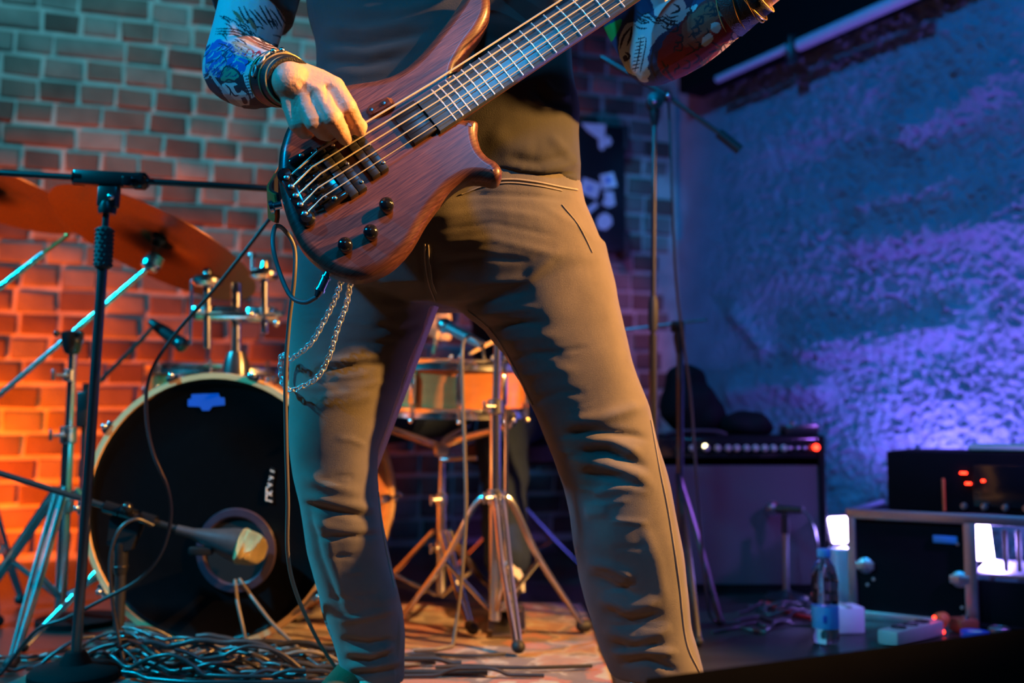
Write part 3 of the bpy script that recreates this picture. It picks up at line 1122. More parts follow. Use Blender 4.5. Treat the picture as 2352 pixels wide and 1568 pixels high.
arm_profile(bm_, L_sh, L_el, L_wr)
tips = hand_right(bm_)
hand_left(bm_)
# legs inside the trousers (slim) so that the figure is one body
hip = W(1040, 560, 1.70)
bm_.capsule(W(1040, 300, 1.68), hip, .11, .11)
FLZ = 0.0
knL, anL = W(780, 1120, 1.70), W(860, 1520, 1.79)
knR, anR = W(1400, 1080, 1.68), W(1500, 1520, 1.80)
for kn_, an_ in ((knL, anL), (knR, anR)):
    sx = -1 if kn_.x < 0.0 else 1
    bm_.chain([hip + Vector((sx * .07, 0, -.02)), kn_, an_, Vector((an_.x, an_.y, 0.062))], [.075, .05, .04, .033])
    bm_.chain([Vector((an_.x, an_.y + .03, 0.056)), Vector((an_.x, an_.y - .10, 0.052))], [.03, .025])
me = remesh(bm_, 0.0026, 5, 0.5)
# knuckle creases, tendons: small relief on the back of the right hand
co, no = get_co(me), get_no(me)
px = project(co)
hm = (px[:, 0] > 640) & (px[:, 0] < 850) & (px[:, 1] > 140) & (px[:, 1] < 335) & (co[:, 1] < 1.40) & (no[:, 1] < 0.2)
amp = np.zeros(len(co))
for pl, w_, a_ in [([(690, 182), (733, 205)], 5, .0012), ([(700, 178), (765, 195)], 5, .0010), ([(680, 192), (700, 220)], 5, .0010),
                   ([(786, 244), (812, 236)], 3, -.0010), ([(789, 250), (814, 243)], 2.5, -.0008), ([(748, 268), (778, 262)], 3, -.0010), ([(752, 275), (780, 269)], 2.5, -.0008),
                   ([(708, 281), (735, 276)], 3, -.0010), ([(806, 283), (828, 277)], 2.5, -.0007), ([(771, 304), (795, 298)], 2.5, -.0007),
                   ([(750, 200), (752, 232)], 4, -.0016), ([(715, 215), (716, 240)], 4, -.0016), ([(682, 225), (682, 246)], 4, -.0014)]:
    d, _ = seg_dist(px, pl)
    amp += a_ * np.exp(-(d / w_) ** 2)
co[hm] += no[hm] * amp[hm, None]
set_co(me, co)
person = link('person', me, M['skin'], None, 180)
tag(person, 'bass player in dark t-shirt and brown jeans with printed sleeves, legs apart', 'person')

# eyes and hair (outside the frame, part of the same figure)
for s in (-1, 1):
    ey = MB()
    ey.ball(hd0 + Vector((s * .034, -.076, .022)), .012, 12, 8)
    ey.build('eye', M['white'], person)
hr = MB()
hr.ball(hd0 + Vector((0, .025, .045)), .095, 24, 14, (.92, 1.06, 1.05))
for s in (-1, 1):
    hr.capsule(hd0 + Vector((s * .06, .05, .02)), hd0 + Vector((s * .075, .06, -.12)), .035, .03)
hr.capsule(hd0 + Vector((0, .08, .02)), hd0 + Vector((0, .10, -.14)), .06, .045)
link('hair', remesh(hr, 0.006, 4), M['hair'], person, 180)

# ---- folds helper
FOLD_K = 0.62
def fold(me, folds, facing=True, soft=0.0, ymax=None):
    co, no = get_co(me), get_no(me)
    px = project(co)
    w = np.clip(-no[:, 1] * 1.6 + 0.35, 0, 1) if facing else np.ones(len(co))
    amp = np.zeros(len(co))
    for pl, wid, a in folds:
        d, t = seg_dist(px, pl)
        taper = np.clip(np.minimum(t, 1 - t) * 5 + 0.05, 0, 1)
        amp += a * FOLD_K * np.exp(-(d / wid) ** 2) * taper
    co += no * (amp * w)[:, None]
    set_co(me, co)

def cloth_noise(me, amp, fx, fz, seed, rot=0.0):
    co, no = get_co(me), get_no(me)
    ang = np.arctan2(co[:, 1] - 1.7, co[:, 0])
    x = co[:, 0] * math.cos(rot) + co[:, 2] * math.sin(rot)
    z = -co[:, 0] * math.sin(rot) + co[:, 2] * math.cos(rot)
    d = (vnoise(x * fx + ang * 2, z * fz, seed) - 0.5) * amp
    co += no * d[:, None]
    set_co(me, co)

# ---- jeans
jb = MB()
pel = [(418, 770, 1336, 1.665, .135), (470, 745, 1345, 1.665, .140), (540, 715, 1372, 1.67, .145), (610, 690, 1400, 1.68, .143), (670, 678, 1415, 1.69, .13), (705, 690, 1400, 1.70, .10)]
jb.loft([ellipse_ring(s[1], s[2], s[0], s[3], s[4], 56) for s in resample_sections(pel, 16)])
legL = [(560, 690, 985, 1.68, .105), (640, 676, 990, 1.685, .110), (700, 671, 994, 1.69, .108), (760, 669, 976, 1.69, .104), (830, 668, 945, 1.69, .100), (900, 667, 920, 1.685, .094),
        (960, 668, 896, 1.68, .088), (1030, 671, 872, 1.675, .082), (1090, 680, 866, 1.675, .078), (1140, 689, 868, 1.68, .076), (1200, 699, 877, 1.69, .075), (1260, 708, 890, 1.70, .075),
        (1330, 724, 906, 1.71, .074), (1400, 745, 922, 1.725, .072), (1460, 766, 928, 1.735, .070), (1520, 782, 930, 1.745, .070), (1562, 786, 930, 1.75, .070)]
jb.loft([ellipse_ring(s[1], s[2], s[0], s[3], s[4], 48) for s in resample_sections(legL, 60)])
legR = [(560, 1010, 1388, 1.68, .110), (640, 1015, 1406, 1.685, .115), (700, 1040, 1420, 1.685, .112), (760, 1118, 1431, 1.685, .108), (820, 1165, 1448, 1.68, .104), (880, 1197, 1468, 1.675, .100),
        (940, 1225, 1490, 1.67, .097), (1000, 1252, 1507, 1.665, .094), (1060, 1276, 1522, 1.665, .092), (1120, 1296, 1537, 1.67, .090), (1180, 1309, 1549, 1.675, .088), (1250, 1318, 1561, 1.685, .086),
        (1320, 1328, 1574, 1.70, .083), (1390, 1346, 1584, 1.715, .080), (1440, 1363, 1590, 1.725, .078), (1500, 1384, 1604, 1.735, .078), (1545, 1402, 1616, 1.745, .080)]
jb.loft([ellipse_ring(s[1], s[2], s[0], s[3], s[4], 48) for s in resample_sections(legR, 60)])
jm = remesh(jb, 0.0042, 8, 0.5)
cloth_noise(jm, 0.006, 9, 16, 21, 0.3)
JF = [  # left-hand leg as seen
    ([(860, 705), (930, 700), (990, 690)], 12, .004), ([(850, 745), (920, 760), (985, 735)], 11, -.005), ([(720, 845), (800, 842), (885, 830)], 7, -.005), ([(720, 832), (800, 828), (890, 812)], 9, .005),
    ([(700, 930), (780, 925), (880, 905)], 12, .004), ([(690, 1155), (770, 1175), (860, 1190)], 8, -.009), ([(700, 1138), (780, 1155), (865, 1168)], 11, .008), ([(700, 1195), (780, 1215), (870, 1215)], 12, .006),
    ([(720, 1235), (800, 1232), (880, 1226)], 6, -.006), ([(690, 1090), (760, 1120), (840, 1135)], 14, .006),
    ([(705, 1150), (735, 1280), (790, 1420)], 9, -.007), ([(730, 1150), (765, 1290), (800, 1400)], 14, .004),
    ([(775, 1425), (840, 1415), (915, 1395)], 10, .008), ([(780, 1468), (850, 1478), (915, 1470)], 8, -.010), ([(790, 1490), (850, 1500), (905, 1480)], 8, .010), ([(790, 1512), (850, 1518), (905, 1500)], 6, -.009),
    ([(795, 1530), (860, 1528), (925, 1515)], 8, .009), ([(800, 1548), (860, 1545), (925, 1535)], 6, -.008), ([(860, 1390), (905, 1370), (925, 1330)], 14, .006),
    # right-hand leg as seen
    ([(1240, 470), (1330, 520), (1385, 570)], 8, .002), ([(1010, 690), (1100, 660), (1210, 640), (1300, 560)], 13, .005), ([(1020, 715), (1110, 690), (1230, 665)], 9, -.006),
    ([(1050, 735), (1150, 715), (1240, 705)], 10, .005), ([(1085, 765), (1170, 745), (1260, 735)], 8, -.005), ([(1110, 790), (1200, 775), (1290, 770)], 12, .004),
    ([(1150, 830), (1230, 812), (1310, 820)], 10, -.004), ([(1170, 870), (1260, 850), (1330, 850)], 12, .004), ([(1205, 930), (1290, 900), (1350, 905)], 9, -.004),
    ([(1295, 968), (1370, 962), (1450, 940), (1490, 930)], 15, .012), ([(1280, 995), (1370, 992), (1460, 1000), (1495, 1010)], 9, -.011), ([(1330, 1010), (1400, 1012), (1480, 1045)], 13, .011),
    ([(1310, 1040), (1400, 1040), (1490, 1075)], 9, -.011), ([(1310, 1058), (1390, 1066), (1500, 1100)], 11, .010), ([(1320, 1085), (1400, 1095), (1500, 1125)], 8, -.008),
    ([(1360, 1130), (1440, 1110), (1510, 1120)], 16, .008), ([(1340, 1180), (1400, 1170)], 14, .006), ([(1345, 1290), (1400, 1300), (1460, 1330)], 13, .009), ([(1350, 1320), (1410, 1345), (1470, 1370)], 9, -.008),
    ([(1370, 1370), (1440, 1395), (1520, 1380)], 13, .009), ([(1380, 1400), (1450, 1425), (1530, 1410)], 9, -.008), ([(1385, 1445), (1460, 1465), (1545, 1440)], 14, .010),
    ([(1395, 1475), (1440, 1490), (1530, 1480)], 8, -.011), ([(1400, 1500), (1480, 1490), (1560, 1500)], 10, .011), ([(1420, 1525), (1490, 1515), (1560, 1545)], 8, -.010),
    ([(1470, 1190), (1510, 1290), (1530, 1400)], 14, .004), ([(1445, 560), (1400, 700), (1430, 820)], 18, .004),
    # hips
    ([(1010, 455), (1100, 445), (1220, 450), (1320, 460)], 6, -.004), ([(1000, 500), (1120, 480), (1260, 500)], 9, .003), ([(1000, 530), (1130, 512), (1290, 545)], 7, -.0025), ([(1000, 560), (1130, 548), (1300, 590)], 9, .003),
    ([(1000, 605), (1110, 590), (1220, 600)], 8, -.003), ([(984, 560), (990, 620), (1004, 690)], 7, .006), ([(964, 560), (972, 620), (985, 690)], 7, -.006)]
fold(jm, JF)
rng2 = np.random.default_rng(5)
F2 = []
for k in range(46):      # many small pulls across thighs and knees
    y = rng2.uniform(700, 1530)
    if k % 2:
        xl, xr = np.interp(y, [s[0] for s in legR], [s[1] for s in legR]), np.interp(y, [s[0] for s in legR], [s[2] for s in legR])
    else:
        xl, xr = np.interp(y, [s[0] for s in legL], [s[1] for s in legL]), np.interp(y, [s[0] for s in legL], [s[2] for s in legL])
    a = rng2.uniform(0, .5); b = a + rng2.uniform(.25, .5)
    sl = rng2.uniform(-18, 22)
    F2.append(([(xl + (xr - xl) * a, y), (xl + (xr - xl) * (a + b) / 2, y + sl * .2), (xl + (xr - xl) * b, y + sl)], rng2.uniform(4, 8), rng2.choice([-1, 1]) * rng2.uniform(.0015, .0035)))
fold(jm, F2)
jeans = link('jeans', jm, M['jeans'], person, 180)
bvh = BVHTree.FromPolygons([v.co[:] for v in jm.vertices], [p_.vertices[:] for p_ in jm.polygons])
def drape(pts, n=10, lift=0.0012):
    q = catmull([Vector((a, b, 0)) for a, b in pts], n)
    out = []
    for k in q:
        d = ray(k.x, k.y).normalized()
        h = bvh.ray_cast(Vector((0, 0, CAMZ)), d)
        if h[0] is not None and h[0].y < 1.8:
            out.append(h[0] + h[1] * lift)
    return out
M['thread'] = mat('thread', (0.42, 0.36, 0.29), 0.8, 0, 0.15, 200)
for pl, r_ in (([(1042, 440), (1100, 420), (1168, 412), (1230, 418), (1290, 430), (1325, 436)], .0016), ([(1060, 446), (1110, 428), (1168, 420), (1230, 426), (1290, 438)], .0010),
               ([(976, 560), (978, 600), (986, 650), (1000, 690)], .0014), ([(984, 562), (987, 600), (995, 650), (1003, 672)], .0009), ([(975, 568), (998, 566)], .0010),
               ([(1494, 965), (1515, 1080), (1535, 1180), (1558, 1330), (1575, 1470), (1606, 1545)], .0013), ([(1075, 712), (1130, 760), (1175, 830), (1225, 930)], .0010),
               ([(960, 790), (930, 860), (905, 940)], .0010), ([(868, 1130), (880, 1230), (905, 1350)], .0011), ([(1290, 470), (1330, 520), (1360, 580)], .0010)):
    q = drape(pl)
    if len(q) > 3:
        MB().tube(q, r_, 6).build('seam', M['thread'], jeans)

# ---- shirt
sb_ = MB()
sh = [(436, 775, 1334, 1.665, .142), (395, 758, 1335, 1.665, .148), (330, 740, 1334, 1.665, .150), (250, 733, 1326, 1.665, .150), (170, 731, 1316, 1.665, .148), (90, 722, 1308, 1.665, .145), (0, 706, 1303, 1.67, .143),
      (-100, 690, 1310, 1.67, .14), (-190, 680, 1330, 1.675, .13), (-260, 720, 1320, 1.68, .105), (-310, 850, 1190, 1.68, .075)]
sb_.loft([ellipse_ring(s[1], s[2], s[0], s[3], s[4], 56, 2.4) for s in resample_sections(sh, 44)])
def sleeve(mb, s_, e_, t, r0, r1):
    mb.tube([s_ + (s_ - e_) * .05, s_, s_.lerp(e_, t * .5), s_.lerp(e_, t * .9), s_.lerp(e_, t)], [.07, r0, (r0 + r1) / 2, r1, r1], 36)
sleeve(sb_, R_sh, R_el, 0.67, .082, .0685)
sleeve(sb_, L_sh, L_el, 0.50, .082, .070)
sm_ = remesh(sb_, 0.0048, 6, 0.5)
cloth_noise(sm_, 0.007, 7, 18, 31, 0.15)
SF = [([(740, 60), (840, 70), (960, 48)], 12, .007), ([(735, 92), (830, 104), (1000, 70)], 10, -.008), ([(735, 118), (850, 122), (960, 100)], 11, .007), ([(740, 140), (840, 148), (930, 130)], 8, -.007),
      ([(745, 165), (830, 170), (900, 160)], 10, .006), ([(760, 20), (900, 28), (1040, 0)], 14, .005), ([(1110, 45), (1200, 70), (1300, 60)], 12, .006), ([(1100, 80), (1200, 100), (1290, 95)], 9, -.007),
      ([(1080, 110), (1170, 130), (1260, 120)], 10, .005), ([(1240, 180), (1270, 215), (1310, 225)], 10, .008), ([(1220, 200), (1260, 235), (1315, 250)], 8, -.008),
      ([(1160, 360), (1240, 375), (1325, 350)], 11, -.007), ([(1160, 385), (1240, 392), (1330, 375)], 9, .009), ([(1150, 404), (1240, 410), (1330, 395)], 6, -.009), ([(1160, 418), (1250, 424), (1332, 412)], 6, .008),
      ([(1260, 310), (1300, 350), (1330, 390)], 12, .007), ([(1120, 300), (1170, 340), (1230, 350)], 26, .006), ([(560, 5), (640, 18), (710, 30)], 6, .004)]
fold(sm_, SF)
shirt = link('t_shirt', sm_, M['shirt'], person, 180)

# ---- printed sleeves (tattoo pattern on stretch fabric), drawn as coloured fabric
def paint_mat():
    m = mat('printed_sleeve', (0.5, 0.5, 0.5), 0.75, 0, 0.1, 30, 0.2, 900)
    nt = m.node_tree
    at = nt.nodes.new('ShaderNodeAttribute')
    at.attribute_name = 'print'
    nt.links.new(at.outputs['Color'], nt.nodes['Principled BSDF'].inputs['Base Color'])
    return m
M['print'] = paint_mat()
def put_print(me, col):
    a = me.color_attributes.new('print', 'FLOAT_COLOR', 'POINT')
    c4 = np.concatenate([np.clip(col, 0, 1), np.ones((len(col), 1))], 1).astype(np.float32)
    a.data.foreach_set('color', c4.ravel())
def strokes(px, col, c, lines, w):
    for l in lines:
        pl = [(q.x, q.y) for q in catmull([Vector((a, b, 0)) for a, b in l], 6)] if len(l) > 2 else l
        d, t = seg_dist(px, pl)
        m = d < w * (1.05 - 0.75 * np.abs(2 * t - 1) ** 3)
        col[m] = c
def blob(px, col, c, poly):
    pl = [(q.x, q.y) for q in catmull([Vector((a, b, 0)) for a, b in poly + poly[:1]], 5)]
    col[in_poly(px, pl)] = c
INK = np.array((0.02, 0.018, 0.025)); PALE = np.array((0.72, 0.62, 0.58)); NAVY = np.array((0.02, 0.05, 0.13)); BONE = np.array((0.72, 0.70, 0.62))

def sleeve_print(sh_, el_, wr_, t_sh, t_wr, vox=0.0016):
    mb = MB()
    arm_profile(mb, sh_, el_, wr_, 0.0022, t_sh, t_wr)
    return remesh(mb, vox, 6, 0.5)

me = sleeve_print(R_sh, R_el, R_wr, 0.25, 0.8)
co, no = get_co(me), get_no(me)
bulge = (vnoise(co[:, 0] * 30 + co[:, 2] * 12, co[:, 1] * 18, 41) - .5) * .003
set_co(me, co + no * bulge[:, None])
px = project(co)
col = np.tile(PALE, (len(co), 1))
wob = px + np.stack([(vnoise(px[:, 0] / 9, px[:, 1] / 9, 51) - .5) * 6, (vnoise(px[:, 0] / 9, px[:, 1] / 9, 52) - .5) * 6], 1)
blob(wob, col, np.array((0.03, 0.12, 0.42)), [(470, 120), (500, 92), (545, 105), (570, 130), (560, 165), (535, 185), (500, 180), (470, 170)])
blob(wob, col, INK, [(470, 165), (520, 185), (560, 170), (600, 160), (660, 170), (660, 255), (560, 255), (500, 230), (470, 200)])
r2 = np.random.default_rng(3)
for k in range(60):      # fur strokes over the blue part
    a = np.array((r2.uniform(480, 560), r2.uniform(95, 175)))
    d = np.array((-r2.uniform(8, 20), r2.uniform(4, 18)))
    strokes(px, col, PALE * r2.uniform(.6, 1.0), [[tuple(a), tuple(a + d * .5 + (2, 1)), tuple(a + d)]], 1.3)
for k in range(40):      # radiating dark hair lines on the pale part
    a = np.array((r2.uniform(500, 640), r2.uniform(30, 130)))
    d = np.array((r2.uniform(10, 26), r2.uniform(8, 24)))
    strokes(px, col, INK, [[tuple(a), tuple(a + d * .5 + (3, -2)), tuple(a + d)]], 1.4)
for o_ in (0, 6, 12):    # bands round the elbow
    strokes(px, col, np.array((0.13, 0.05, 0.03)), [[(495, 66 + o_), (545, 70 + o_), (590, 92 + o_), (630, 106 + o_), (665, 98 + o_), (690, 60 + o_), (700, 20 + o_)]], 2.2)
for k in range(13):      # long curved lines below the shirt sleeve
    x_ = 548 + k * 12
    strokes(px, col, INK, [[(x_, 18 + r2.uniform(-6, 8)), (x_ + 14, 40 + r2.uniform(-4, 4)), (x_ + 34 - k, 62 + r2.uniform(-6, 6))]], 2.0)
strokes(px, col, np.array((0.5, 0.16, 0.07)), [[(535, 25), (550, 40), (560, 55)], [(570, 42), (582, 58), (590, 70)], [(545, 84), (575, 92), (600, 110)]], 4)
strokes(px, col, np.array((0.75, 0.02, 0.03)), [[(560, 130), (572, 112), (582, 120), (575, 140), (562, 150)], [(585, 128), (596, 118), (600, 136), (612, 122), (618, 136)], [(575, 150), (590, 146), (615, 140)]], 2.2)
# skull near the wrist band
SK = px + np.array((20.0, -2.0))
blob(SK, col, BONE * .95, [(528, 192), (545, 180), (566, 188), (578, 205), (592, 220), (592, 240), (570, 244), (548, 236), (532, 216)])
blob(SK, col, np.array((0.04, 0.30, 0.17)), [(524, 170), (538, 150), (560, 156), (570, 172), (558, 184), (540, 186), (527, 184)])
strokes(SK, col, INK, [[(524, 172), (538, 151), (560, 157), (571, 173), (558, 185), (540, 187), (526, 184)]], 2.2)
blob(SK, col, BONE, [(576, 170), (594, 162), (606, 184), (608, 212), (598, 224), (586, 207), (580, 190)])
blob(SK, col, INK, [(556, 196), (570, 192), (577, 204), (566, 211)])
blob(SK, col, INK, [(574, 222), (584, 220), (590, 232), (580, 238)])
strokes(SK, col, INK, [[(536, 192), (548, 205), (546, 224)], [(548, 205), (558, 218), (570, 216)], [(528, 192), (545, 181), (566, 189), (578, 206)], [(532, 216), (548, 236), (570, 244), (592, 240)]], 1.8)
for k in range(7):
    strokes(SK, col, INK, [[(579 + k * .9, 174 + k * 7), (603 + k * .6, 169 + k * 7)]], 1.3)
strokes(SK, col, INK, [[(589, 166), (594, 190), (600, 220)], [(576, 170), (581, 192), (597, 224)]], 1.4)
for k in range(9):
    strokes(px, col, PALE * .7, [[(474 + k * 5, 148 + k * 9), (486 + k * 6, 172 + k * 8), (502 + k * 7, 200 + k * 6)]], 1.6)
for k in range(26):     # dark hairs over the blue part
    a = np.array((r2.uniform(478, 550), r2.uniform(100, 170)))
    strokes(px, col, NAVY, [[tuple(a), (a[0] - 6, a[1] + 6), (a[0] - 15, a[1] + r2.uniform(6, 18))]], 1.4)
for k in range(22):     # pale whiskers from the fur towards the wrist
    a = np.array((r2.uniform(530, 575), r2.uniform(88, 135)))
    strokes(px, col, np.array((.8, .5, .3)) * r2.uniform(.6, 1), [[tuple(a), (a[0] + 10, a[1] + 4), (a[0] + 24, a[1] + r2.uniform(8, 16))]], 1.5)
put_print(me, col)
link('printed_sleeve', me, M['print'], person, 180)['label'] = 'tattoo-print sleeve with blue fur and a skull'

me = sleeve_print(L_sh, L_el, L_wr, 0.5, 0.7)
co, no = get_co(me), get_no(me)
px = project(co)
RED = np.array((0.22, 0.018, 0.02)); BRN = np.array((0.26, 0.085, 0.05)); LIL = np.array((0.6, 0.45, 0.5)); CY = np.array((0.45, 0.62, 0.62))
col = np.tile(NAVY, (len(co), 1))
wob = px + np.stack([(vnoise(px[:, 0] / 12, px[:, 1] / 12, 61) - .5) * 8, (vnoise(px[:, 0] / 12, px[:, 1] / 12, 62) - .5) * 8], 1)
blob(wob, col, PALE, [(1490, -40), (1560, -40), (1570, 30), (1530, 60), (1500, 20)])
blob(wob, col, CY, [(1475, 30), (1520, 40), (1560, 25), (1600, 10), (1590, 30), (1545, 60), (1510, 85), (1490, 130), (1490, 190), (1455, 170), (1440, 130), (1450, 70)])
blob(wob, col, RED, [(1560, 55), (1600, 15), (1660, -30), (1760, -30), (1745, 60), (1650, 130), (1560, 190), (1510, 150), (1520, 100)])
blob(wob, col, BRN, [(1565, 60), (1600, 20), (1640, 5), (1660, 25), (1640, 60), (1610, 100), (1570, 105)])
blob(wob, col, LIL, [(1560, 215), (1570, 185), (1620, 150), (1650, 120), (1690, 80), (1760, 40), (1760, 120), (1640, 220)])
blob(px, col, np.array((0.02, 0.42, 0.06)), [(1372, 75), (1400, 55), (1428, 45), (1418, 75), (1402, 97), (1382, 88)])
# skull with bared teeth
blob(px, col, BONE * np.array((.75, .95, .95)), [(1420, 110), (1425, 80), (1440, 55), (1460, 52), (1466, 75), (1458, 110), (1450, 150), (1460, 168), (1445, 168), (1428, 150)])
strokes(px, col, INK, [[(1424, 112), (1432, 85), (1450, 62)], [(1436, 120), (1446, 128), (1440, 140)], [(1452, 60), (1448, 85), (1440, 105)]], 2.6)
blob(px, col, INK, [(1430, 130), (1438, 126), (1442, 136), (1434, 142)])
blob(px, col, BONE, [(1462, 88), (1478, 80), (1482, 100), (1474, 130), (1464, 165), (1452, 165), (1456, 130)])
for k in range(9):
    strokes(px, col, INK, [[(1462 - k * 1.4, 90 + k * 8.6), (1482 - k * 1.7, 86 + k * 8.6)]], 1.3)
strokes(px, col, INK, [[(1472, 84), (1468, 120), (1458, 165)], [(1484, 84), (1482, 110), (1470, 168)]], 1.4)
for k in range(16):     # hair above it
    a = np.array((r2.uniform(1455, 1530), r2.uniform(20, 60)))
    strokes(px, col, INK, [[tuple(a), (a[0] + 12, a[1] + 8), (a[0] + 30, a[1] + r2.uniform(2, 16))]], 1.7)
for k in range(34):     # dark contour work on the red part
    a = np.array((r2.uniform(1530, 1690), r2.uniform(0, 150)))
    if a[1] > 230 - (a[0] - 1500) * .8: continue
    c = r2.uniform(-1, 1, 2) * 10
    strokes(px, col, INK, [[tuple(a), (a[0] + c[0] + 8, a[1] + c[1] + 6), (a[0] + c[0] * 2 + 4, a[1] + 16), (a[0] - 6, a[1] + 22 + c[1])]], r2.uniform(1.3, 3))
blob(px, col, CY, [(1632, 55), (1648, 50), (1656, 62), (1648, 76), (1634, 70)])
blob(px, col, CY, [(1612, 88), (1630, 76), (1638, 90), (1622, 106), (1612, 102)])
blob(px, col, CY, [(1650, 28), (1658, 18), (1668, 36), (1652, 36)])
for c in ((1668, 112, 12), (1690, 82, 10), (1640, 150, 10), (1600, 178, 14)):
    blob(px, col, LIL, [(c[0] + c[2] * math.cos(t), c[1] + c[2] * math.sin(t)) for t in np.linspace(0, 5.5, 8)])
    strokes(px, col, INK, [[(c[0] + c[2] * math.cos(t), c[1] + c[2] * math.sin(t)) for t in np.linspace(0.3, 5.0, 7)]], 1.7)
for k in range(14):
    a = np.array((r2.uniform(1560, 1690), 0.0)); a[1] = 205 - (a[0] - 1560) * .78 + r2.uniform(-12, 4)
    strokes(px, col, INK, [[tuple(a), (a[0] + 8, a[1] - 10), (a[0] + 4, a[1] - 24)]], 1.5)
strokes(px, col, np.array((.03, .02, .03)), [[(1500, 205), (1560, 190), (1600, 160), (1640, 120)], [(1520, 140), (1540, 175), (1560, 195)], [(1500, 110), (1496, 150), (1510, 185)]], 3)
put_print(me, col)
link('printed_sleeve', me, M['print'], person, 180)['label'] = 'tattoo-print sleeve with a toothed skull and dark red figure'

# ---- wristbands
def cuff(el, wr, t0, t1, r0, r1, trims, name):
    ax = (wr - el)
    a, b = el + ax * t0, el + ax * t1
    L_ = (b - a).length
    cb_ = MB()
    cb_.lathe([(r0 - .004, 0), (r0, .0), (r0 + .0015, .002), ((r0 + r1) / 2 + .001, L_ / 2), (r1 + .0015, L_ - .002), (r1, L_), (r1 - .004, L_), (r0 - .004, 0)], a, ax, 40)
    o = cb_.build(name, M['leather'], person, 50)
    for t, rr in trims:
        rg = MB()
        rr_ = r0 + (r1 - r0) * t + .0022
        rg.ring(a.lerp(b, t), ax + Vector((0, 0, .15 * (t - .5) * ax.length * 4)), rr_, rr, 44, 8)
        rg.build('trim_cord', M['gold_thread'], o)
    return o, a, b, ax
M['gold_thread'] = mat('gold_thread', (0.62, 0.40, 0.16), 0.4, 0.4, 0.2, 200)
o, a, b, ax = cuff(R_el, R_wr, 0.775, 1.0, .0385, .0325, ((.12, .0013), (.62, .0012), (.98, .0012)), 'leather_wristband')
st_ = MB()
cpt = W(612, 158, 1.36)
u_, w_, a_ = frame_from(ax, Vector((0, -1, .6)))
for t, ang in ((.35, .2), (.5, .5), (.35, .9)):
    c = a.lerp(b, t) + (u_ * math.cos(ang) + w_ * math.sin(ang)) * .040
    st_.ring(c, (u_ * math.cos(ang) + w_ * math.sin(ang)), .0075, .0014, 20, 8)
st_.build('metal_ring', M['nickel'], o)
bk_ = MB()
for ang in (-.4, -.1):
    c = a.lerp(b, .4) + (u_ * math.cos(ang) + w_ * math.sin(ang)) * .040
    bk_.ball(c, .0045, 12, 8)
bk_.build('stud', M['chrome'], o)
o, a, b, ax = cuff(L_el, L_wr, 0.61, 0.88, .0485, .0385, ((.06, .0010), (.9, .0014)), 'leather_wristband')
rg = MB()
u_, w_, a_ = frame_from(ax, Vector((0, -1, 0)))
for t, tilt in ((.45, .25), (.62, -.2), (.75, .1)):
    rg.ring(a.lerp(b, t), ax.normalized() + w_ * tilt, .0475, .0013, 44, 8)
for k in range(5):
    rg.ring(a.lerp(b, .55) - w_ * (.046 + .004 * k) + a_ * (-.012 * k) * .6, u_ if k % 2 else w_, .0055, .0011, 14, 6)
rg.build('metal_ring', M['gold'], o)

# ---- shoes
for an_ in (anL, anR):
    sx = -1 if an_.x < 0 else 1
    dirv = Vector((sx * .25, -1, 0)).normalized()
    hl = Vector((an_.x, an_.y + .05, 0.0))
    sb2 = MB()
    sb2.chain([hl + Vector((0, 0, .055)), hl + dirv * .10 + Vector((0, 0, .055)), hl + dirv * .19 + Vector((0, 0, .042)), hl + dirv * .235 + Vector((0, 0, .038))], [.040, .043, .038, .030], 20)
    sb2.capsule(hl + Vector((0, 0, .07)), hl + dirv * .05 + Vector((0, 0, .105)), .040, .042, 20)
    sm2 = remesh(sb2, .004, 5)
    cc = get_co(sm2); cc[:, 2] = np.maximum(cc[:, 2], 0.022); set_co(sm2, cc)
    shoe = link('shoe', sm2, M['shoe'], person, 180)
    so = MB()
    rings = []
    for z_, gsc in ((0.0065 if sx < 0 else 0.0005, .98), (.012, 1.03), (.030, 1.03), (.034, .98)):
        ring_ = []
        side = Vector((-dirv.y, dirv.x, 0))
        for t in np.linspace(0, 2 * math.pi, 28, endpoint=False):
            wv = (.043 + .006 * math.cos(t)) * math.sin(t) * gsc
            ring_.append(hl + dirv * (.10 + .165 * math.cos(t) * gsc) + side * wv + Vector((0, 0, z_ + .0)))
        rings.append(ring_)
    so.loft(rings)
    so.build('sole', M['sole'], shoe, 40)
# ------------------------------------------------------------------ drum kit
def flange_hoop(mb, c, ax, R, depth, th, seg=64):
    mb.lathe([(R - th, 0), (R, 0), (R + .001, depth * .2), (R + .001, depth * .8), (R, depth), (R - th, depth), (R - th, 0)], c, ax, seg)

KA = Vector((0.13, 1, 0)).normalized()
KC = W(482, 1183, 2.17); KC.z = 0.307
KR = 0.283
kick = thing('bass_drum', 'bass drum with black ported front head and natural wood hoops', 'drum', (KC.x, KC.y, 0))
sh_ = MB()
sh_.lathe([(KR - .006, .03), (KR, .03), (KR, .43), (KR - .006, .43), (KR - .006, .03)], KC, KA, 64)
shell = sh_.build('shell', M['shell_wood'], kick, 40)
for o_, nm in ((0.0, 'front_hoop'), (0.425, 'rear_hoop')):
    hb = MB()
    flange_hoop(hb, KC + KA * o_, KA, KR + .012, .036, .012)
    hoop = hb.build(nm, M['maple'], kick, 40)
PORT = W(553, 1260, 2.20) 
PORT = PORT - KA * (PORT - (KC + KA * .012)).dot(KA)
hd_ = MB()
hd_.lathe([(KR - .004, .006), (KR - .01, .012), (KR * .6, .0135), (0.0, .0140)], KC, KA, 64, caps=False)
hd2 = MB()
hd2.lathe([(KR - .004, .395 + .03), (KR * .6, .42), (0, .42)], KC, KA, 64, caps=False)
head = hd_.build('drum_head', M['drum_head'], kick, 60)
hd2.build('rear_drum_head', M['drum_head'], kick, 60)
pr = MB()
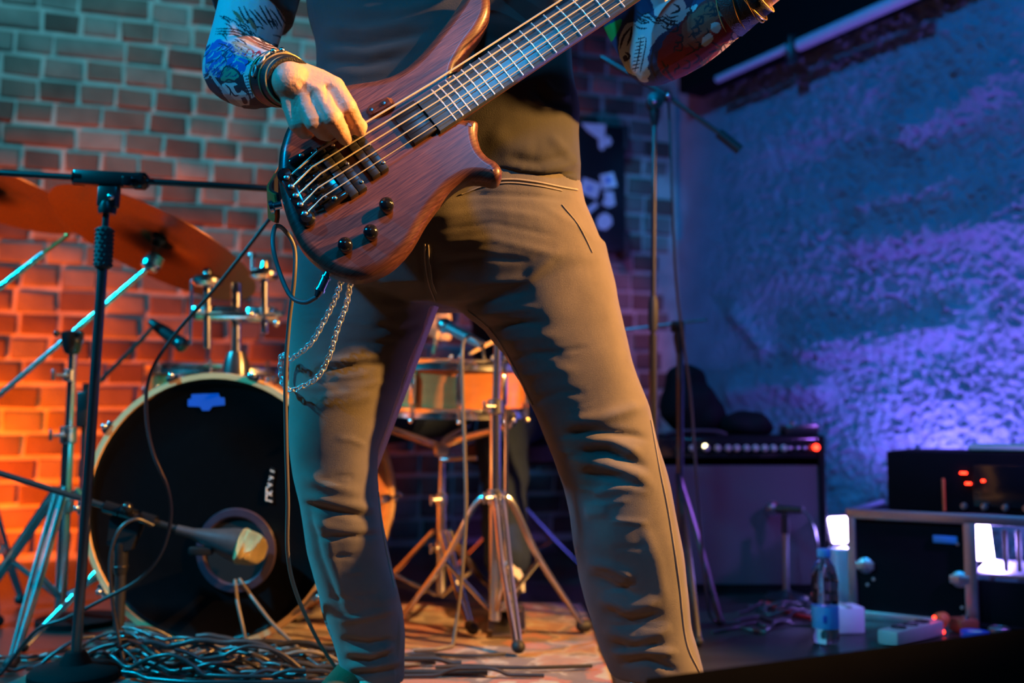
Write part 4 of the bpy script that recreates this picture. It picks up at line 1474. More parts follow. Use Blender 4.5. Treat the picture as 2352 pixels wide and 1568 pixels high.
pr.lathe([(.070, -.003), (.074, -.0065), (.0885, -.0055), (.0905, -.001), (.070, -.0005), (.070, -.003)], PORT, KA, 48)
pr.build('port_ring', mat('port_ring', (0.05, 0.035, 0.06), 0.28, 0, 0.2, 50), head)
ph = MB()
ph.lathe([(0.0, -.0008), (.0705, -.0008)], PORT, KA, 48, caps=False)  # flat dark disc painted in for the shaded hollow of the drum
ph.build('port_shade_disc', mat('port_dark', (0.004, 0.003, 0.005), 0.9, 0, 0.2, 50), head)
def on_head(px, py, off=-.0012):
    d = ray(px, py); o = Vector((0, 0, CAMZ))
    t = (KC + KA * (0.0128 + off) - o).dot(KA) / d.dot(KA)
    return o + d * t
lg = MB()
lg.prism([on_head(*q) for q in [(440, 905), (503, 903), (506, 912), (516, 913), (517, 930), (488, 933), (480, 943), (465, 943), (460, 934), (432, 933), (432, 917), (440, 915)]], -KA, .0012)
lg.build('head_badge', M['blue_label'], head, 0)
stk = MB()
stk.prism([on_head(*q) for q in [(612, 1118), (622, 1072), (632, 1076), (626, 1118), (628, 1155), (610, 1153)]], -KA, .0006)
so_ = stk.build('head_sticker', M['black_plastic'], head, 0)
sl = MB()
for q in [[(613, 1148), (625, 1152)], [(612, 1140), (625, 1128)], [(613, 1128), (624, 1138)], [(614, 1120), (623, 1112)], [(615, 1110), (625, 1114)], [(617, 1102), (626, 1096)], [(619, 1094), (628, 1098)], [(621, 1080), (630, 1084)], [(612, 1118), (611, 1150)]]:
    sl.tube([on_head(*k, -.0022) for k in q], .0012, 6)
sl.build('sticker_print', M['white'], so_)
# claws and tension rods
u_, w_, a_ = frame_from(KA, (0, 0, 1))
for k in range(10):
    t = math.radians(18 + 36 * k)
    d = u_ * math.cos(t) + w_ * math.sin(t)
    for fr_ in (0, 1):
        cl = MB()
        base = KC + KA * (0.0 if fr_ == 0 else .461)
        sg = 1 if fr_ == 0 else -1
        m3 = Matrix((w_ * math.cos(t) - u_ * math.sin(t), d, KA)).transposed()
        cl.box(base + d * (KR + .016) + KA * sg * .012, (.030, .014, .032), m3, .004)
        cl.ball(base + d * (KR + .022) - KA * sg * .006, .007, 10, 6)
        cl.tube([base + d * (KR + .022) - KA * sg * .012, base + d * (KR + .022) + KA * sg * .10], .0032, 8)
        co2 = cl.build('claw', M['chrome'], kick)
    lu = MB()
    lu.box(KC + KA * .12 + d * (KR + .012), (.022, .026, .05), m3, .006)
    lu.build('lug', M['chrome'], kick)
    lu = MB()
    lu.box(KC + KA * .34 + d * (KR + .012), (.022, .026, .05), m3, .006)
    lu.build('lug', M['chrome'], kick)
# spurs
for s, px, py in ((-1, 236, 1425), (1, 760, 1470)):
    sp_ = MB()
    t = math.radians(118) * s
    d = u_ * math.cos(t) - w_ * math.sin(t) * (1 if (w_.x < 0) else -1)
    a0 = KC + KA * .14 + Vector((s * (KR + .01) * .92, 0, -(KR) * .38))
    foot = Vector((KC.x + s * (.40), KC.y + .02, .0))
    foot.z = .012 + ground(foot.x, foot.y)
    sp_.box(a0, (.045, .05, .06), None, .008)
    sp_.tube([a0, foot], [.009, .0075], 12)
    so2 = sp_.build('spur', M['chrome'], kick)
    rf = MB(); rf.capsule(foot, foot + Vector((s * .006, 0, -.002)), .011, .009); rf.build('rubber_foot', M['rubber'], so2)
# tom holder: post, twin clamp block, receiver tubes with round caps
TY = 2.36
th = MB()
base = W(542, 862, TY)
th.box(base + Vector((0, 0, -.015)), (.075, .09, .03), None, .008)
th.lathe([(.034, 0), (.030, .03), (.022, .055), (.0, .055)], base, (0, 0, 1), 20)
th_o = th.build('tom_holder_base', M['black_metal'], kick)
def hold(name, fn, m='chrome'):
    mb = MB(); fn(mb); return mb.build(name, M[m], th_o)
hold('post', lambda q: q.tube([base, W(542, 650, TY)], .0125, 16))
hold('clamp_block', lambda q: (q.box(W(500, 719, TY), (.115, .045, .034), None, .010), q.box(W(603, 722, TY), (.075, .045, .036), None, .012), q.tube([W(452, 722, TY - .02), W(640, 726, TY - .02)], .009, 10)))
for x, y0, y1 in ((476, 655, 800), (607, 640, 765)):
    hold('receiver_tube', lambda q: q.tube([W(x, y1, TY - .02), W(x, y0, TY - .02)], .0095, 14))
    hold('round_cap', lambda q: q.lathe([(0, 0), (.028, .002), (.036, .010), (.036, .018), (.028, .026), (.012, .030), (.008, .045), (0, .048)], W(x, y0 + 4, TY - .02), (0, 0, 1), 24))
hold('key_bolt', lambda q: (q.tube([W(580, 580, TY), W(580, 622, TY)], .005, 8), q.box(W(580, 588, TY), (.02, .008, .014), None, .003), q.tube([W(440, 645, TY + .02), W(437, 792, TY + .02)], .004, 8), q.tube([W(440, 645, TY + .02), W(500, 655, TY)], .004, 8)))
hold('wing_bolt', lambda q: (q.tube([W(630, 720, TY - .04), W(648, 720, TY - .04)], .006, 8), q.ball(W(636, 742, TY - .04), .009, 10, 6), q.ball(W(575, 722, TY - .045), .010, 10, 6), q.ball(W(453, 712, TY - .04), .009, 10, 6)))

def drum(name, label, c, R, h, tilt=None, lugs=8, legs=False, mshell='shell_wood'):
    ax = Vector(tilt if tilt else (0, 0, 1)).normalized()
    t_ = thing(name, label, 'drum', (c.x, c.y, 0 if legs else c.z))
    s_ = MB(); s_.lathe([(R - .006, 0), (R, 0), (R, h), (R - .006, h), (R - .006, 0)], c, ax, 48); s_.build('shell', M[mshell], t_, 40)
    for k, z_ in enumerate((-.004, h - .022)):
        q = MB(); q.lathe([(R + .002, 0), (R + .010, .001), (R + .008, .013), (R + .008, .020), (R + .012, .026), (R + .004, .027), (R + .002, 0)], c + ax * z_, ax, 48); q.build('hoop', M['chrome'], t_, 40)
    q = MB(); q.lathe([(R + .002, h - .001), (R * .5, h), (0, h)], c, ax, 40, caps=False); q.lathe([(R + .002, .001), (R * .5, 0), (0, 0)], c, ax, 40, caps=False); q.build('head', M['white'], t_, 40)
    u1, w1, _ = frame_from(ax, (0.1, 1, 0))
    for k in range(lugs):
        t = 2 * math.pi * (k + .35) / lugs
        d = u1 * math.cos(t) + w1 * math.sin(t)
        m3 = Matrix((w1 * math.cos(t) - u1 * math.sin(t), d, ax)).transposed()
        q = MB()
        if h < .2:
            q.box(c + ax * h * .5 + d * (R + .008), (.018, .016, h * .55), m3, .005)
        else:
            q.box(c + ax * h * .2 + d * (R + .008), (.018, .016, .045), m3, .005); q.box(c + ax * h * .8 + d * (R + .008), (.018, .016, .045), m3, .005)
        q.tube([c + ax * (-.008) + d * (R + .013), c + ax * (h + .010) + d * (R + .013)], .003, 8)
        q.ball(c + ax * (h + .012) + d * (R + .013), .006, 8, 5); q.ball(c + ax * (-.010) + d * (R + .013), .006, 8, 5)
        q.build('lug', M['chrome'], t_)
    if legs:
        for k in range(3):
            t = math.radians(200 + 120 * k)
            d = Vector((math.cos(t), math.sin(t), 0))
            q = MB()
            q.tube([c + d * (R + .02) + Vector((0, 0, .25)), c + d * (R + .02) + Vector((0, 0, -.10)), Vector((c.x, c.y, 0)) + d * (R + .06) + Vector((0, 0, .015))], .006, 8)
            q.box(c + d * (R + .014) + Vector((0, 0, .15)), (.03, .03, .06), None, .005)
            l_ = q.build('leg', M['chrome'], t_)
            q = MB(); q.ball(Vector((c.x, c.y, 0)) + d * (R + .06) + Vector((0, 0, .012)), .012, 10, 6); q.build('rubber_foot', M['rubber'], l_)
    return t_
fc = W(505, 880, 2.86)
drum('floor_tom', 'floor tom with chrome lugs standing behind the bass drum', Vector((fc.x - .03, 2.95, .27)), .20, .38, None, 8, True)
SC_ = W(1040, 945, 2.50)
drum('snare_drum', 'orange wood snare drum with chrome lugs on a basket stand', Vector((SC_.x, 2.55, .515)), .178, .135, (0.02, -.06, 1), 10)

def stand_tripod(t_, base, z_top, spread, r=.009, m='chrome', ang0=0.4, braces=True, zc=None):
    zc = zc or z_top * .5
    for k in range(3):
        a = ang0 + 2 * math.pi * k / 3
        d = Vector((math.cos(a), math.sin(a), 0))
        q = MB()
        f = base + d * spread
        f.z = .0145 + ground(f.x, f.y)
        for s in (-.008, .008):
            sd = Vector((-d.y, d.x, 0)) * s
            q.tube([base + Vector((0, 0, z_top)) + d * .02 + sd, base + d * (spread * .55) + Vector((0, 0, z_top * .50)) + sd, f + sd * .4], r * .55, 8, 4)
        lg_ = q.build('leg', M[m], t_)
        q = MB(); q.capsule(f + d * -.01 + Vector((0, 0, .004)), f + d * .012, .013, .014); q.build('rubber_foot', M['rubber'], lg_)
        if braces:
            q = MB(); q.tube([base + Vector((0, 0, z_top * .28)) + d * .012, base + d * (spread * .55) + Vector((0, 0, z_top * .50))], r * .5, 8); q.build('brace', M[m], t_)

def collar(mb, p, r=.016, h=.03):
    mb.lathe([(r * .8, -h / 2), (r, -h / 2 + .003), (r, h / 2 - .003), (r * .8, h / 2)], p, (0, 0, 1), 16)
    mb.tube([p + Vector((0, -r, 0)), p + Vector((-.02, -r - .014, 0))], .004, 8)
    mb.box(p + Vector((-.024, -r - .018, 0)), (.006, .01, .026), None, .002)

# snare basket stand
sp0 = W(968, 1100, 2.55)
ss = thing('snare_stand', 'chrome snare basket stand with tripod legs', 'stand', (SC_.x - .03, 2.55, 0))
bx_, by_ = SC_.x - .03, 2.55
q = MB(); q.tube([Vector((bx_, by_, .06)), Vector((bx_, by_, .30))], .0125, 14); q.tube([Vector((bx_, by_, .30)), Vector((bx_, by_, .43))], .009, 12); q.build('pole', M['chrome'], ss)
q = MB(); collar(q, Vector((bx_, by_, .30))); q.build('collar', M['chrome'], ss)
q = MB(); collar(q, Vector((bx_, by_, .18)), .017); q.build('collar', M['chrome'], ss)
q = MB(); q.box(Vector((bx_, by_ - .005, .425)), (.04, .04, .035), None, .008); q.tube([Vector((bx_, by_ - .02, .40)), Vector((bx_ + .09, by_ - .05, .405))], .006, 8); q.build('tilter', M['worn_chrome'], ss)
for k in range(3):
    a = math.radians(200 + 120 * k)
    d = Vector((math.cos(a), math.sin(a), 0))
    q = MB()
    c0 = Vector((bx_, by_, .43))
    e = Vector((SC_.x, 2.55, 0)) + d * .182
    q.tube([c0, c0 + d * .06 + Vector((0, 0, .02)), Vector((e.x, e.y, .485)), Vector((e.x, e.y, .512)) + d * .012], [.010, .011, .009, .007], 10, 5)
    ar = q.build('basket_arm', M['chrome'], ss)
    q = MB(); q.capsule(Vector((e.x, e.y, .485)) - d * .004, Vector((e.x, e.y, .510)) + d * .012, .011, .011); q.build('rubber_tip', M['rubber'], ar)
stand_tripod(ss, Vector((bx_, by_, 0)), .22, .23, .011, 'chrome', .9)

# hi-hat / cymbal stand between the legs: orange-lit pole with folded tripod
hx, hy = W(1137, 1200, 2.29).x, 2.29
hh = thing('hi_hat_stand', 'chrome hi-hat stand with pull rod seen between the bassist legs', 'stand', (hx, hy, 0))
q = MB(); q.tube([Vector((hx, hy, .05)), Vector((hx, hy, .52))], .0135, 16); q.tube([Vector((hx, hy, .52)), Vector((hx + .012, hy, .83))], .009, 12); q.build('pole', M['chrome'], hh)
q = MB(); q.tube([Vector((hx + .024, hy - .01, .08)), Vector((hx + .026, hy - .01, .52))], .0045, 10); q.build('pull_rod', M['chrome'], hh)
q = MB(); collar(q, Vector((hx, hy, .53)), .019, .035); q.build('collar', M['worn_chrome'], hh)
q = MB(); collar(q, Vector((hx, hy, .325)), .019, .035); q.build('collar', M['worn_chrome'], hh)
zt = .325
for k, (px_, py_) in enumerate(((905, 1452), (1340, 1446), (1190, 1494))):
    f = WF(px_, py_, .015)
    f.z = .0155 + ground(f.x, f.y)
    b0 = Vector((hx, hy, zt))
    d = (f - b0); d.z = 0
    q = MB()
    for s in (-1, 1):
        sd = Vector((-d.y, d.x, 0)).normalized() * .009 * s
        q.tube([b0 + sd, b0 + d * .18 + Vector((0, 0, -.012)) + sd, b0 + d * .5 + Vector((0, 0, -.145)) + sd, f + sd * .5], .0062, 8, 6)
    l_ = q.build('leg', M['chrome'], hh)
    q = MB(); q.capsule(f - d * .02, f + d * .03, .014, .014); q.build('rubber_foot', M['rubber'], l_)
    q = MB(); q.tube([Vector((hx, hy, .06)), b0 + d * .5 + Vector((0, 0, -.145))], .0062, 8); q.build('brace', M['chrome'], hh)
for k in range(2):
    q = MB(); ang = 1 if k else -1
    q.lathe([(.008, ang * .012), (.04, ang * .010), (.10, ang * .004), (.165, 0), (.165, ang * .0012), (.04, ang * .012), (.008, ang * .014), (.008, ang * .012)], Vector((hx + .012, hy + .02, .80 + .012 * ang)), (0.02, -.05, 1), 40)
    q.build('hi_hat_cymbal', M['bronze'], hh, 40)
# foot board under the drummer's shoe
q = MB()
FBX = W(1165, 1320, 2.60).x
m3 = Matrix.Rotation(math.radians(-8), 3, 'X')
q.box(Vector((FBX, 2.50, .040)), (.075, .26, .010), m3, .003); q.box(Vector((FBX, 2.50, .0135)), (.09, .29, .010), None, .003)
q.box(Vector(((FBX + hx) / 2 + .005, 2.335, .014)), (.05, .08, .010), None, .003)
fb_ = q.build('foot_board', M['worn_chrome'], hh)

# kick pedal behind the bass drum
kp = thing('kick_pedal', 'chrome kick pedal behind the bass drum', 'pedal', (KC.x + .07, 2.72, 0))
q = MB(); q.box(Vector((KC.x + .07, 2.87, .044)), (.08, .26, .01), Matrix.Rotation(math.radians(-8), 3, 'X'), .003); q.box(Vector((KC.x + .07, 2.86, .0145)), (.10, .30, .012), None, .003); q.build('foot_board', M['worn_chrome'], kp)
q = MB()
for s in (-1, 1): q.tube([Vector((KC.x + .07 + s * .055, 2.71, .010)), Vector((KC.x + .07 + s * .05, 2.70, .22))], .008, 8)
q.tube([Vector((KC.x + .015, 2.70, .22)), Vector((KC.x + .125, 2.70, .22))], .006, 8); q.build('post', M['chrome'], kp)
q = MB(); q.tube([Vector((KC.x + .07, 2.70, .22)), Vector((KC.x + .07, 2.67, .33))], .004, 8); q.capsule(Vector((KC.x + .07, 2.655, .335)), Vector((KC.x + .07, 2.68, .33)), .022, .024); q.build('beater', M['white'], kp)

# crash cymbals seen from below
def cymbal(name, label, c, n, R, group):
    n = Vector(n).normalized()
    t_ = thing(name, label, 'cymbal', tuple(c), group)
    q = MB()
    q.lathe([(.006, .021), (.022, .020), (.042, .010), (.05, .004), (R * .55, -.004), (R, -.016), (R, -.0175), (R * .55, -.0055), (.05, .0025), (.042, .0085), (.022, .0185), (.006, .0195), (.006, .021)], c, n, 72)
    q.build('disc', M['bronze'], t_, 50)
    q = MB()
    q.lathe([(.0, .021), (.020, .021), (.020, .034), (.008, .036), (.008, .050), (0, .052)], c, n, 20)
    q.box(c + n * .045, (.03, .008, .014), None, .003)
    q.build('felt_and_wing_nut', M['black_metal'], t_)
    q = MB(); q.lathe([(0, .018), (.016, .018), (.018, .002), (.010, -.004), (.010, -.018), (0, -.020)], c, n, 20); q.build('lower_felt', M['rubber'], t_)
    return t_
C1 = W(362, 552, 2.42)
cymbal('crash_cymbal', 'tilted bronze crash cymbal above the bass drum, seen from below', C1, (.315, .28, .90), .262, 'cymbals')
C2 = W(-30, 432, 2.55)
cymbal('crash_cymbal', 'second bronze cymbal partly hidden behind the horizontal mic boom', C2, (.20, .19, .96), .25, 'cymbals')

def knurl(mb, a, b, r, n=6):
    a, b = Vector(a), Vector(b)
    for k in range(n):
        p0, p1 = a.lerp(b, (k + .08) / n), a.lerp(b, (k + .92) / n)
        mb.tube([p0, p1], r, 12)
    mb.tube([a, b], r * .8, 10)

# boom cymbal stand carrying the tilted crash
sx0 = W(166, 800, 2.32); foot0 = WF(128, 1455, 0); 
bs = thing('cymbal_stand', 'chrome boom cymbal stand beside the brick wall and bass drum', 'stand', (foot0.x, 2.34, 0), 'cymbal stands')
bx, by = W(160, 900, 2.34).x, 2.34
A_, B_ = Vector((bx - .004, by, .06)), Vector((bx, by, .40))
q = MB(); q.tube([A_, Vector((bx, by, .46))], .0135, 16); q.build('lower_tube', M['chrome'], bs)
q = MB(); q.tube([Vector((bx, by, .44)), W(168, 800, by)], .0100, 14); q.build('upper_tube', M['chrome'], bs)
q = MB(); collar(q, Vector((bx, by, .465)), .019, .04); q.build('collar', M['worn_chrome'], bs)
q = MB(); collar(q, W(160, 862, by), .014, .03); q.build('collar', M['worn_chrome'], bs)
q = MB(); collar(q, Vector((bx, by, .30)), .019, .03); q.build('collar', M['worn_chrome'], bs)
tl = W(166, 785, by)
q = MB(); q.lathe([(.014, -.03), (.020, -.02), (.026, .012), (.026, .022), (.018, .026), (0, .026)], tl, (0, 0, 1), 20); q.ball(tl + Vector((-.028, -.02, .018)), .008); q.ball(tl + Vector((.028, -.02, .018)), .007); q.build('boom_tilter', M['gloss_black'], bs)
e1, e2 = W(-40, 940, by), W(345, 612, 2.38)
q = MB(); knurl(q, e1, e2, .0068, 16); q.build('boom_arm', M['chrome'], bs)
q = MB(); q.tube([e2, W(352, 590, 2.39), C1 - Vector((.315, .28, .90)).normalized() * .02, C1 + Vector((.315, .28, .90)).normalized() * .06], .004, 8); q.build('cymbal_rod', M['chrome'], bs)
q = MB()
pp = W(350, 602, 2.38)
q.lathe([(.010, -.025), (.021, -.018), (.024, -.004), (.018, .012), (.008, .026)], pp, (.45, .1, .8), 14)
for k in range(5):
    q.ring(pp + Vector((.45, .1, .8)).normalized() * (-.014 + .008 * k), (.45, .1, .8), .0215 - .001 * abs(k - 2), .0028, 16, 6)
q.build('ratchet_tilter', M['chrome'], bs)
stand_tripod(bs, Vector((bx - .004, by, 0)), .34, .30, .014, 'chrome', 2.75)

# second stand: boom arm entering from the left
b2 = thing('cymbal_stand', 'chrome cymbal stand at the brick wall whose bright boom arm points up beside the cymbal', 'stand', (W(-270, 1000, 2.28).x, 2.28, 0), 'cymbal stands')
x2, y2 = W(-270, 1000, 2.28).x, 2.28
q = MB(); q.tube([Vector((x2, y2, .06)), W(-270, 872, y2)], .0125, 14); q.build('lower_tube', M['chrome'], b2)
q = MB(); q.lathe([(.012, -.03), (.024, -.01), (.024, .02), (0, .024)], W(-270, 868, y2), (0, 0, 1), 18); q.build('boom_tilter', M['gloss_black'], b2)
q = MB(); knurl(q, W(-290, 884, y2), W(100, 582, 2.40), .0078, 13); q.build('boom_arm', M['chrome'], b2)
q = MB(); q.tube([W(96, 585, 2.40), W(154, 541, 2.39)], .0042, 10); q.ball(W(154, 541, 2.39), .006); q.build('boom_tip', M['gold'], b2)
stand_tripod(b2, Vector((x2, y2, 0)), .34, .20, .014, 'chrome', 1.05 + math.pi)
# straight stand for the second cymbal
b3 = thing('cymbal_stand', 'straight chrome stand under the second bronze cymbal', 'stand', (C2.x - .02, 2.58, 0), 'cymbal stands')
q = MB(); q.tube([Vector((C2.x, 2.58, .05)), Vector((C2.x, 2.57, .6))], .0125, 14); q.tube([Vector((C2.x, 2.57, .6)), C2 - Vector((.20, .19, .96)) * .035], .008, 12); q.build('pole', M['chrome'], b3)
q = MB(); q.tube([C2 - Vector((.20, .19, .96)) * .04, C2 + Vector((.20, .19, .96)) * .05], .0038, 10); q.build('cymbal_rod', M['chrome'], b3)
stand_tripod(b3, Vector((C2.x, 2.58, 0)), .34, .16, .012, 'chrome', 1.3)

# ------------------------------------------------------------------ microphone stands, left
BM = M['black_metal']
t_ = thing('microphone_stand', 'tall black boom microphone stand in front of the bass drum', 'mic stand', tuple(FP(172, 1.95, 0)), 'microphone stands')
Yb = 1.93
top = W(247, 440, Yb); foot = FP(172, 1.95, .012)
lowj = top.lerp(foot, .158)
q = MB(); q.tube([lowj, foot + Vector((0, 0, .02))], .0098, 18); q.build('lower_tube', M['stand_black'], t_)
q = MB(); q.tube([top, lowj], .0065, 12); q.build('upper_tube', BM, t_)
q = MB()
c0, c1 = W(241, 525, Yb), W(236, 612, Yb)
q.tube([c0 + (c0 - c1) * .05, c0, c0.lerp(c1, .5), c1, c1 + (c1 - c0) * .06], [.009, .0155, .017, .0165, .012], 18)
for k in range(9):
    for j in range(12):
        a = 2 * math.pi * (j + .5 * (k % 2)) / 12
        u_, w_, a_ = frame_from(c1 - c0, (0, -1, 0))
        q.ball(c0.lerp(c1, (k + .5) / 9) + (u_ * math.cos(a) + w_ * math.sin(a)) * .0165, .0026, 6, 4)
q.build('grip_clutch', M['rubber'], t_)
q = MB()
pc = W(250, 412, Yb)
xd = (W(360, 418, Yb) - W(140, 406, Yb)).normalized()
u_, w_, a_ = frame_from(xd, (0, 0, 1))
m3 = Matrix((xd, w_, u_)).transposed()
q.box(pc + xd * .0, (.135, .032, .030), m3, .007)
q.box(W(250, 452, Yb), (.040, .026, .045), m3, .006)
q.lathe([(.016, 0), (.018, .01), (.012, .03), (.010, .04)], W(246, 492, Yb), (0, 0, 1), 16)
tj = q.build('boom_clamp', M['black_plastic'], t_)
q = MB()
q.lathe([(.012, -.012), (.017, -.009), (.017, .009), (.011, .014)], pc - xd * .058, xd, 14)
q.build('clamp_ring', M['gloss_black'], tj)
q = MB()
q.lathe([(.012, -.012), (.018, -.009), (.018, .009), (.011, .016)], pc + xd * .062, xd, 14)
q.box(pc + xd * .045 + Vector((0, -.02, -.006)), (.02, .012, .02), m3, .003)
q.build('clamp_ring', M['gloss_black'], tj)
q = MB(); q.ball(W(254, 452, Yb - .016), .007, 10, 6); q.build('bolt', M['chrome'], tj)
q = MB(); q.tube([W(-230, 384, Yb + .01), pc, W(640, 434, Yb)], .0068, 12); q.build('boom_arm', BM, t_)
q = MB(); q.lathe([(0, 0), (.085, 0), (.085, .012), (.078, .020), (.03, .028), (.018, .05), (0, .05)], Vector((foot.x, foot.y, 0.008)), (0, 0, 1), 36); q.build('base', M['black_matte'], t_, 40)

# short stand with the kick microphone
kY = 2.11
t_ = thing('microphone_stand', 'short black stand with long boom reaching into the bass drum port', 'mic stand', tuple(FP(274, kY, 0)), 'microphone stands')
kf = Vector((W(274, 1400, kY).x, kY, 0))
q = MB(); q.tube([kf + Vector((0, 0, .03)), W(278, 1290, kY)], .011, 14); q.tube([W(278, 1290, kY), W(282, 1200, kY)], .0075, 12); q.build('pole', BM, t_)
q = MB(); q.lathe([(.012, -.03), (.0145, -.02), (.0145, .03), (.010, .045)], W(277, 1285, kY), (0, 0, 1), 16); q.ring(W(277, 1300, kY), (0, 0, 1), .0145, .002, 20, 6); q.build('clutch', M['black_plastic'], t_)
q = MB()
q.prism([W(245, 1250, kY - .012), W(252, 1190, kY - .012), W(270, 1172, kY - .012), W(318, 1196, kY - .012), W(322, 1208, kY - .012), W(300, 1262, kY - .012), W(270, 1268, kY - .012)], (0, 1, 0), .026)
q.build('boom_clamp', M['black_plastic'], t_, 30)
ba, bb = W(-60, 1068, 2.09), W(432, 1222, 2.10)
bd = (bb - ba).normalized()
q = MB(); q.tube([ba, bb], .0066, 12); q.build('boom_arm', M['black_metal'], t_)
q = MB()
for f in (W(258, 1168, 2.097), W(295, 1179, 2.097), W(340, 1193, 2.098)):
    q.tube([f - bd * .016, f + bd * .016], .013, 14)
q.ball(W(292, 1166, 2.08), .012, 12, 8)
q.build('clamp_ring', M['gloss_black'], t_)
q = MB(); q.lathe([(0, 0), (.06, 0), (.06, .010), (.054, .02), (.02, .028), (0, .03)], kf + Vector((0, 0, .008)), (0, 0, 1), 36); q.build('base', M['black_matte'], t_, 40)
# kick microphone: dark body, swivel and rounded gold mesh
t_ = thing('kick_microphone', 'microphone with round gold mesh grille at the bass drum port', 'microphone', tuple(W(545, 1250, 2.10)))
m0, m1 = W(455, 1228, 2.100), W(548, 1252, 2.112)
md = (m1 - m0).normalized()
q = MB(); q.tube([m0 - md * .045, m0 - md * .012, m0, m0.lerp(m1, .35), m0.lerp(m1, .8), m1], [.010, .011, .014, .021, .033, .036], 24); q.build('body', mat('mic_body', (0.10, 0.11, 0.13), 0.35, 0.6, 0.2, 80), t_, 50)
q = MB(); q.lathe([(.035, 0), (.038, .004), (.038, .012), (.036, .016), (.0355, .022), (.0335, .036), (.027, .049), (.015, .058), (0, .0605)], m1, md + Vector((.05, -.1, 0)), 32); q.build('grille', mat('mic_mesh', (0.62, 0.50, 0.24), 0.45, 0.8, 0.25, 400, 1.0, 1600), t_, 60)
q = MB(); q.box(m0.lerp(m1, .1) + Vector((0, -.004, -.030)), (.05, .022, .018), None, .005); q.build('swivel_mount', M['black_plastic'], t_)

# drum microphone on a thin dark arm in front of the brick wall
t_ = thing('microphone_stand', 'thin dark microphone stand with slanting arm against the lit bricks', 'mic stand', (W(196, 1000, 2.5).x, 2.5, 0), 'microphone stands')
px_, py_ = W(196, 1000, 2.5).x, 2.5
q = MB(); q.tube([Vector((px_, py_, .03)), W(198, 880, 2.5)], .009, 12); q.build('pole', BM, t_)
q = MB(); q.box(W(192, 940, 2.49), (.03, .03, .09), None, .006); q.build('clutch', M['black_plastic'], t_)
q = MB(); q.tube([W(186, 918, 2.49), W(330, 775, 2.46), W(352, 748, 2.45)], .0052, 10); q.build('boom_arm', BM, t_)
q = MB(); q.lathe([(0, 0), (.10, 0), (.10, .015), (.02, .025), (0, .025)], Vector((px_, py_, 0.0)), (0, 0, 1), 30); q.build('base', M['black_matte'], t_, 40)
t_ = thing('drum_microphone', 'black drum microphone angled down over the bass drum', 'microphone', tuple(W(370, 755, 2.44)))
a0, a1 = W(345, 738, 2.44), W(410, 786, 2.43)
q = MB(); q.tube([a0, a0.lerp(a1, .25), a0.lerp(a1, .5), a1], [.009, .013, .0165, .0175], 18); q.build('body', M['black_plastic'], t_, 50)
q = MB(); dd = (a1 - a0).normalized(); q.lathe([(.0175, 0), (.019, .003), (.019, .014), (.014, .022), (0, .024)], a1, dd, 20); q.build('grille', M['black_metal'], t_, 60)

# snare microphone peeking in from above
t_ = thing('snare_microphone', 'microphone lying over the snare drum rim between the bassist legs', 'microphone', tuple(W(1065, 765, 2.50)))
a0, a1 = W(1108, 792, 2.44), W(1030, 752, 2.50)
q = MB(); q.tube([a0, a0.lerp(a1, .5), a1], [.010, .013, .0145], 18); q.build('body', mat('mic_grey', (0.3, 0.28, 0.3), 0.4, 0.5, 0.1, 60), t_)
q = MB(); dd = (a1 - a0).normalized(); q.lathe([(.0145, 0), (.020, .006), (.021, .016), (.016, .028), (0, .034)], a1, dd, 20); q.build('grille', M['worn_chrome'], t_)
q = MB(); q.tube([W(1108, 792, 2.44), W(1118, 830, 2.44), Vector((SC_.x + .139, 2.411, .66))], .004, 8, 4); q.box(Vector((SC_.x + .139, 2.411, .652)), (.016, .016, .03), None, .004); q.build('rim_clip', BM, t_)
